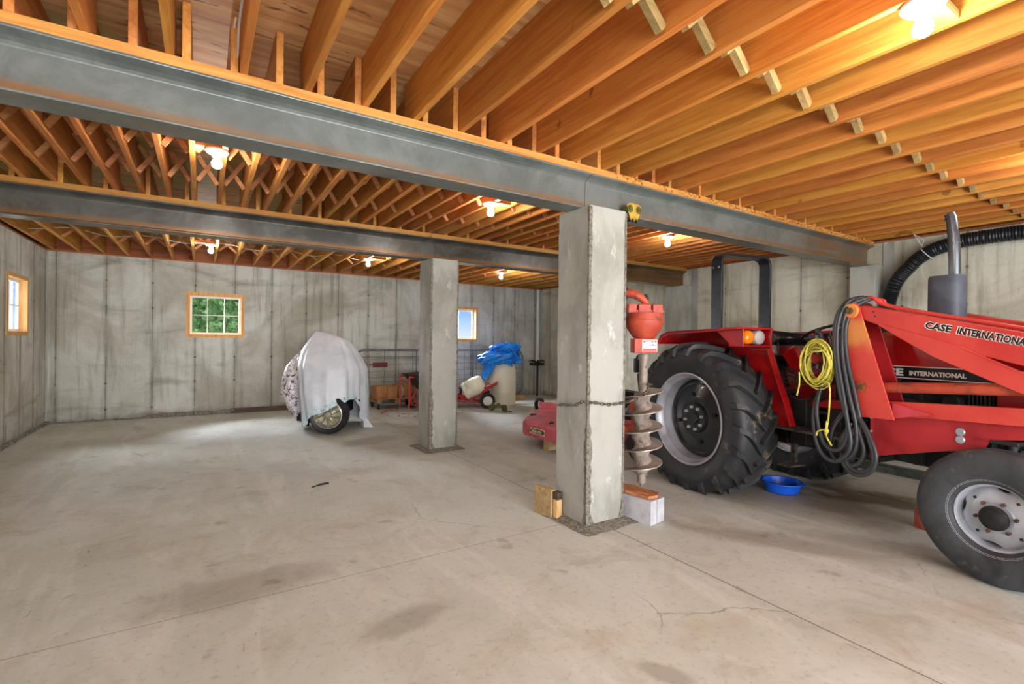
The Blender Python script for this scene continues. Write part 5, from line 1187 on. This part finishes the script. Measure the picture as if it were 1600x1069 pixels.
cbox((3.335, 10.0, .226), .22, .30, .225, -.04, 'cardboard box second from the left on the dolly, just right of the end box')
cbox((3.71, 10.06, .226), .22, .30, .25, .03, 'cardboard box at the right end of the dolly')
cbox((3.535, 10.15, .226), .15, .20, .24, .0, 'cardboard box behind the crumpled clear bag on the dolly')
mb = MB(); N = 20; V = []
for i in range(13):
    t = i/12; R_ = .095*math.sin(math.pi*(.1+.85*t))**.7
    for k in range(N): a = 2*math.pi*k/N; q = R_*(1+.18*math.sin(a*5+i)+.1*math.sin(a*3-i*2)); V.append((3.535+q*.78*math.cos(a), 9.92+q*.8*math.sin(a), .232+.25*t))
F = [(i*N+k, i*N+(k+1) % N, (i+1)*N+(k+1) % N, (i+1)*N+k) for i in range(12) for k in range(N)]+[tuple(range(N))[::-1], tuple(range(12*N, 13*N))]
tag(mb.add(V, F).build('plastic_bag', M('cloudy_bag', (196, 172, 140), (160, 128, 92), 14, .3, 0, .4), smooth=50), 'crumpled cloudy plastic bag standing among the boxes on the dolly', 'bag')

# ------------------------------------------------------------------ barrow with black hopper
hb_ = empty('hopper_cart', (3.95, 9.47, 0)); tag(hb_, 'cart with black hopper and orange-red tube legs beside the farther pillar', 'cart')
mb = MB(); V = []
for (z, a, b) in ((.36, .10, .12), (.72, .44, .36), (.735, .46, .38), (.725, .44, .36), (.40, .09, .10)): V += [(-a*.95+(-.02), -b, z+.0), (a, -b, z+.06*(z > .5)), (a, b, z+.06*(z > .5)), (-a*.95-.02, b, z)]
F = [(r*4+i, r*4+(i+1) % 4, (r+1)*4+(i+1) % 4, (r+1)*4+i) for r in range(4) for i in range(4)]+[(0, 3, 2, 1), (16, 17, 18, 19)]
mb.add(V, F).build('hopper', M('black_hopper', (52, 54, 60), (38, 40, 46), 5, .45), hb_, smooth=0, bevel=.01)
mb = MB()
for y in (-.26, .26):
    mb.tube(spline([(-.50, y, .06), (-.50, y, .62), (-.44, y, .69), (-.10, y, .64), (-.06, y, .58), (-.16, y, .34), (-.26, y, .12), (.05, y, .22), (.35, y, .34)], 5), .019, 10)
    mb.cyl((-.28, y, .14), (-.28, y, .60), .014, 8)
mb.cyl((-.50, -.26, .62), (-.50, .26, .62), .018, 10).cyl((-.3, -.26, .1), (-.3, .26, .1), .018, 10)
mb.build('tube_frame', M('cart_orange', (206, 84, 62), (178, 62, 46), 8, .45), hb_)
for y in (-.30, .30):
    MB().cyl((-.26, y-.02, .06), (-.26, y+.02, .06), .058, 18).build('small_wheel', MRUBP, hb_)
    MB().cyl((.14, y-.03, .13), (.14, y+.03, .13), .128, 24).build('wheel', MRUBP, hb_)
tag(MB().tube(spline([(2.92, 9.28, .014), (3.02, 9.36, .03), (3.10, 9.50, .04), (3.20, 9.46, .03), (3.30, 9.60, .04), (3.36, 9.66, .014)], 6), .012, 8).build('loose_chain', MORNG), 'short rusty orange strap on the floor before the dolly', 'strap')
# printed sheet flat on the floor
rnd = random.Random(9); ring = []; N = 40
for k in range(N):
    a = 2*math.pi*k/N; q = 1+.08*math.sin(3*a)+.06*math.sin(7*a+1); ring.append((3.62+.74*q*math.cos(a)*1.0+.08*math.sin(a), 8.86+.28*q*math.sin(a)+.12*math.cos(a)*-1.2))
mb = MB(); V = []
for s in (0, .35, .7, .93, 1): V += [(3.62+(x-3.62)*max(s, .01), 8.86+(y-8.86)*max(s, .01), (.018+.010*math.sin(x*17+s*4)*math.cos(y*15)) if s < 1 else .004) for x, y in ring]
F = [(r*N+k, r*N+(k+1) % N, (r+1)*N+(k+1) % N, (r+1)*N+k) for r in range(4) for k in range(N)]+[tuple(range(N))]
tag(mb.add(V, F).build('printed_sheet', MNEWS, smooth=60), 'white plastic sheet with dark print lying flat on the floor left of the farther pillar', 'sheet')

# ------------------------------------------------------------------ red barrow with cream drum
bw = empty('wheelbarrow', (5.15, 9.28, 0)); tag(bw, 'low red tray barrow between the farther pillar and the cream barrel', 'wheelbarrow')
def q3(r, a, z): return tuple(kr*r+ka*a+Vector((0, 0, z)))
V = []
for (a, sp) in ((-.22, 0), (.22, 0)):
    V += [q3(-.75, a, .12), q3(-.15, a, .20), q3(.32, a*1.15, .50), q3(.33, a*1.15, .56), q3(.10, a*1.15, .47), q3(-.30, a*1.15, .33), q3(-.75, a*1.15, .20)]
F = [tuple(range(7))[::-1], tuple(range(7, 14)), (0, 1, 8, 7), (1, 2, 9, 8), (2, 3, 10, 9)]
o = MB().add(V, F).build('tray', MREDD, bw, smooth=0); md = o.modifiers.new('s', 'SOLIDIFY'); md.thickness = .012
MB().bar(q3(-.75, -.20, .14), q3(.05, -.16, .10), .03, .03).bar(q3(-.75, .20, .14), q3(.05, .16, .10), .03, .03).bar(q3(-.25, -.2, .16), q3(.02, -.12, .10), .05, .02).bar(q3(-.3, -.27, .08), q3(-.14, -.255, .27), .03, .02).build('chassis', MREDD, bw, smooth=0)
def wheel2(par, c, r, w_, nm='wheel'):
    def wp(rad, h, a): return tuple(Vector(c)+Vector((.94, -.34, 0)).normalized()*(rad*math.cos(a))+Vector((0, 0, rad*math.sin(a)))+Vector((-.34, -.94, 0)).normalized()*h)
    def L(prof, n=36, loop=False):
        V = [wp(rd, h, 2*math.pi*k/n) for k in range(n) for rd, h in prof]; m_ = len(prof)
        return MB().add(V, [(k*m_+i, ((k+1) % n)*m_+i, ((k+1) % n)*m_+(i+1) % m_, k*m_+(i+1) % m_) for k in range(n) for i in range(m_ if loop else m_-1)])
    t = L([(r*.6, w_*.8), (r*.85, w_), (r*.97, w_*.7), (r, 0), (r*.97, -w_*.7), (r*.85, -w_), (r*.6, -w_*.8)], loop=True).build(nm, MRUBP, par, 40)
    L([(r*.62, w_*.82), (r*.5, w_*.5), (r*.2, w_*.5), (r*.18, w_*1.1), (.0001, w_*1.1)]).build('rim', MWHITE, t, 35)
wheel2(bw, q3(.12, -.30, .165), .165, .045); wheel2(bw, q3(.12, .30, .165), .165, .045)
MB().cyl(q3(.12, -.28, .165), q3(.12, .28, .165), .015, 10).build('axle', MBLKM, bw)
cd = empty('plastic_drum', (5.05, 9.22, .30)); tag(cd, 'cream plastic drum tipped over in the red tray barrow', 'drum')
axd = (kr*.88+Vector((0, 0, .46))).normalized(); ux = axd.cross(ka).normalized()
prof = [(.0001, -.30), (.17, -.30), (.20, -.28), (.205, -.2), (.198, -.19), (.205, -.18), (.215, 0), (.212, .10), (.205, .11), (.208, .12), (.19, .22), (.15, .26), (.06, .275), (.0001, .275)]
V = []; n = 36
for k in range(n):
    a = 2*math.pi*k/n
    for r, h in prof: V.append(tuple(axd*h*.82+(ka*math.cos(a)+ux*math.sin(a))*r*.98+Vector((0, 0, .13))-kr*.12))
m_ = len(prof)
MB().add(V, [(k*m_+i, ((k+1) % n)*m_+i, ((k+1) % n)*m_+i+1, k*m_+i+1) for k in range(n) for i in range(m_-1)]).build('body', MCREAM, cd, 50)
MB().sphere(tuple(-axd*.27+Vector((0, 0, .15))-kr*.14-ka*.06), .06, 12, 8).tube(spline([tuple(-axd*.28+Vector((0, 0, z))-kr*(.16+.03*math.sin(z*30))-ka*.12) for z in (.0, .06, .12, .2, .26)], 4), .016, 8).build('pump_fitting', MBLKM, cd)
MB().lathe([(.0001, 0), (.16, 0), (.17, .02), (.16, .12), (.0001, .13)], (-.22, .08, -.02), 'z', 24).build('base_tank', MCREAM, cd)

# ------------------------------------------------------------------ cream barrel and tarp
ba = empty('plastic_barrel', (5.66, 9.28, 0)); tag(ba, 'tall cream plastic barrel standing by the far wall under the blue tarp', 'barrel')
MB().lathe([(.0001, .002), (.26, .002), (.278, .02), (.284, .08), (.288, .3), (.290, .31), (.288, .32), (.292, .62), (.286, .78), (.255, .90), (.24, .925), (.0001, .93)], n=48).build('body', MCREAM, ba, 40)
tp = empty('blue_tarp', (5.66, 9.28, .93)); tag(tp, 'crumpled bright blue tarp heaped on top of the cream barrel', 'tarp')
def crumple(c, R, zz, sc, seed, amp, mat, name, par, tilt=0):
    rnd = random.Random(seed); ph_ = [(rnd.uniform(2, 7), rnd.uniform(2, 7), rnd.uniform(0, 6.28)) for _ in range(9)]
    V = []; N, Mz = 72, 36
    for i in range(Mz+1):
        th = math.pi*i/Mz
        for k in range(N):
            a = 2*math.pi*k/N; d = Vector((math.sin(th)*math.cos(a), math.sin(th)*math.sin(a), math.cos(th)))
            q = 1+amp*sum(abs(math.sin(f*a+g*th+p))-.5 for f, g, p in [(round(x), y, z) for x, y, z in ph_])/3
            V.append(tuple(Vector(c)+kr*(d.x*R*sc[0]*q)+ka*(d.y*R*sc[1]*q)+Vector((0, 0, d.z*R*sc[2]*q+tilt*d.x*R))))
    F = [(i*N+k, i*N+(k+1) % N, (i+1)*N+(k+1) % N, (i+1)*N+k) for i in range(Mz) for k in range(N)]
    return MB().add(V, F).build(name, mat, par, 25)
crumple(q3(.04, 0, .335), .30, 0, (1.05, .85, .40), 4, .22, MTARP, 'upper_fold', tp, .06)
crumple(q3(-.10, -.02, .12), .40, 0, (1.08, .90, .42), 8, .18, MTARP, 'lower_fold', tp, .10)
# skirt hanging down the left front of the barrel
V = []; NA3, NZ3 = 60, 14
for i in range(NZ3+1):
    t = i/NZ3
    for k in range(NA3+1):
        f = k/NA3; a = math.radians(95+215*f); drop = interp(f, [0, .25, .45, .58, .72, .86, 1], [.16, .30, .48, .42, .10, .08, .16])
        R_ = .33+.10*math.sin(math.pi*t*.5)*(1 if f < .6 else .3)+.018*math.sin(f*60+t*3)+.012*math.sin(f*97)
        V.append(tuple(kr*(R_*math.cos(a)-.02)+ka*(R_*math.sin(a))+Vector((0, 0, .10-drop*t*1.0))))
F = [(i*(NA3+1)+k, i*(NA3+1)+k+1, (i+1)*(NA3+1)+k+1, (i+1)*(NA3+1)+k) for i in range(NZ3) for k in range(NA3)]
o = MB().add(V, F).build('hanging_fold', MTARP, tp, 40); md = o.modifiers.new('s', 'SOLIDIFY'); md.thickness = .006
MB().obox(q3(.34, 0, .05), kr*.09, ka*.12, (0, 0, .06)).build('hanging_fold', MTARP, tp, 0, bevel=.03)
MB().prism([(0, 0), (.16, .10), (.10, .0), (.13, -.05)], lambda a, b, w: q3(.24+a, w, .42+b), -.05, .03).build('loose_corner', MTARP, tp, 0, bevel=.008)

# lumber, floor board, hitch, corner pipe
def lum(x0, x1, y0, y1, z0, z1, lab, mat=MLUM): tag(MB().box(x0, x1, y0, y1, z0, z1).build('lumber', mat, smooth=0, bevel=.004), lab, 'lumber')
lum(5.20, 6.55, 9.72, 9.86, .025, .13, 'yellow timber length lying behind the cream barrel', M('yellow_timber', (206, 158, 96), (180, 126, 66), 3, .7, stretch=(.5, 5, 5)))
lum(5.05, 7.35, 9.15, 10.15, 0, .022, 'wide pale board flat on the floor under the cream barrel', M('pale_board', (206, 202, 190), (182, 176, 162), 3, .7))
ht = empty('hitch_fitting', (5.05, 8.45, 0)); tag(ht, 'small olive-coloured hitch fitting lying on the floor before the cream barrel', 'hitch')
MB().sphere(q3(-.13, .02, .075), .072, 14, 8, (1.1, .8, .8)).cyl(q3(-.13, 0, .10), q3(-.10, 0, .17), .03, 10).build('left_lobe', MOLIVE, ht)
MB().obox(q3(.02, -.02, .11), kr*.12, ka*.03, (0, 0, .03)).sphere(q3(0, 0, .13), .05, 10, 6).build('bar', MOLIVE, ht)
MB().cyl(q3(.13, -.08, .06), q3(.13, .06, .06), .06, 14).obox(q3(.12, -.02, .09), kr*.05, ka*.06, (0, 0, .05)).cyl(q3(.16, 0, .02), q3(.28, -.02, .012), .010, 6).build('right_lobe', MOLIVE, ht)
cp = empty('drain_pipe', (7.50, 10.55, 0)); tag(cp, 'pale vertical pipe in the far right corner of the room', 'pipe')
MB().cyl((0, 0, .9), (0, 0, 2.80), .04, 16).cyl((0, 0, .9), (0, 0, 1.0), .055, 16).build('pipe', MPVC, cp)
ms = empty('pipe_stand', (7.36, 10.36, 0)); tag(ms, 'dark metal stand under the pale pipe in the far right corner', 'stand')
mb = MB().cyl((0, 0, 0), (0, 0, .86), .018, 10).cyl((.1, .1, 0), (.1, .1, .9), .014, 8)
for k in range(7):
    a = 2*math.pi*k/7; mb.tube(spline([(0, 0, .86), (.14*math.cos(a), .12*math.sin(a), .93), (.30*math.cos(a)*.8, .16*math.sin(a), .90)], 4), .014, 6)
mb.box(-.16, .16, -.10, .12, .80, .87).build('arms', MBLKM, ms)
# scrap of cord on the open floor
tag(MB().obox((1.02, 5.06, .006), (.045, .010, 0), (-.004, .016, 0), (0, 0, .005)).tube([(.90, 5.0, .005), (.97, 5.04, .006), (1.0, 5.06, .006)], .006, 6).build('floor_scrap', MBLKM, smooth=0), 'small dark scrap lying on the open floor at the left', 'scrap')
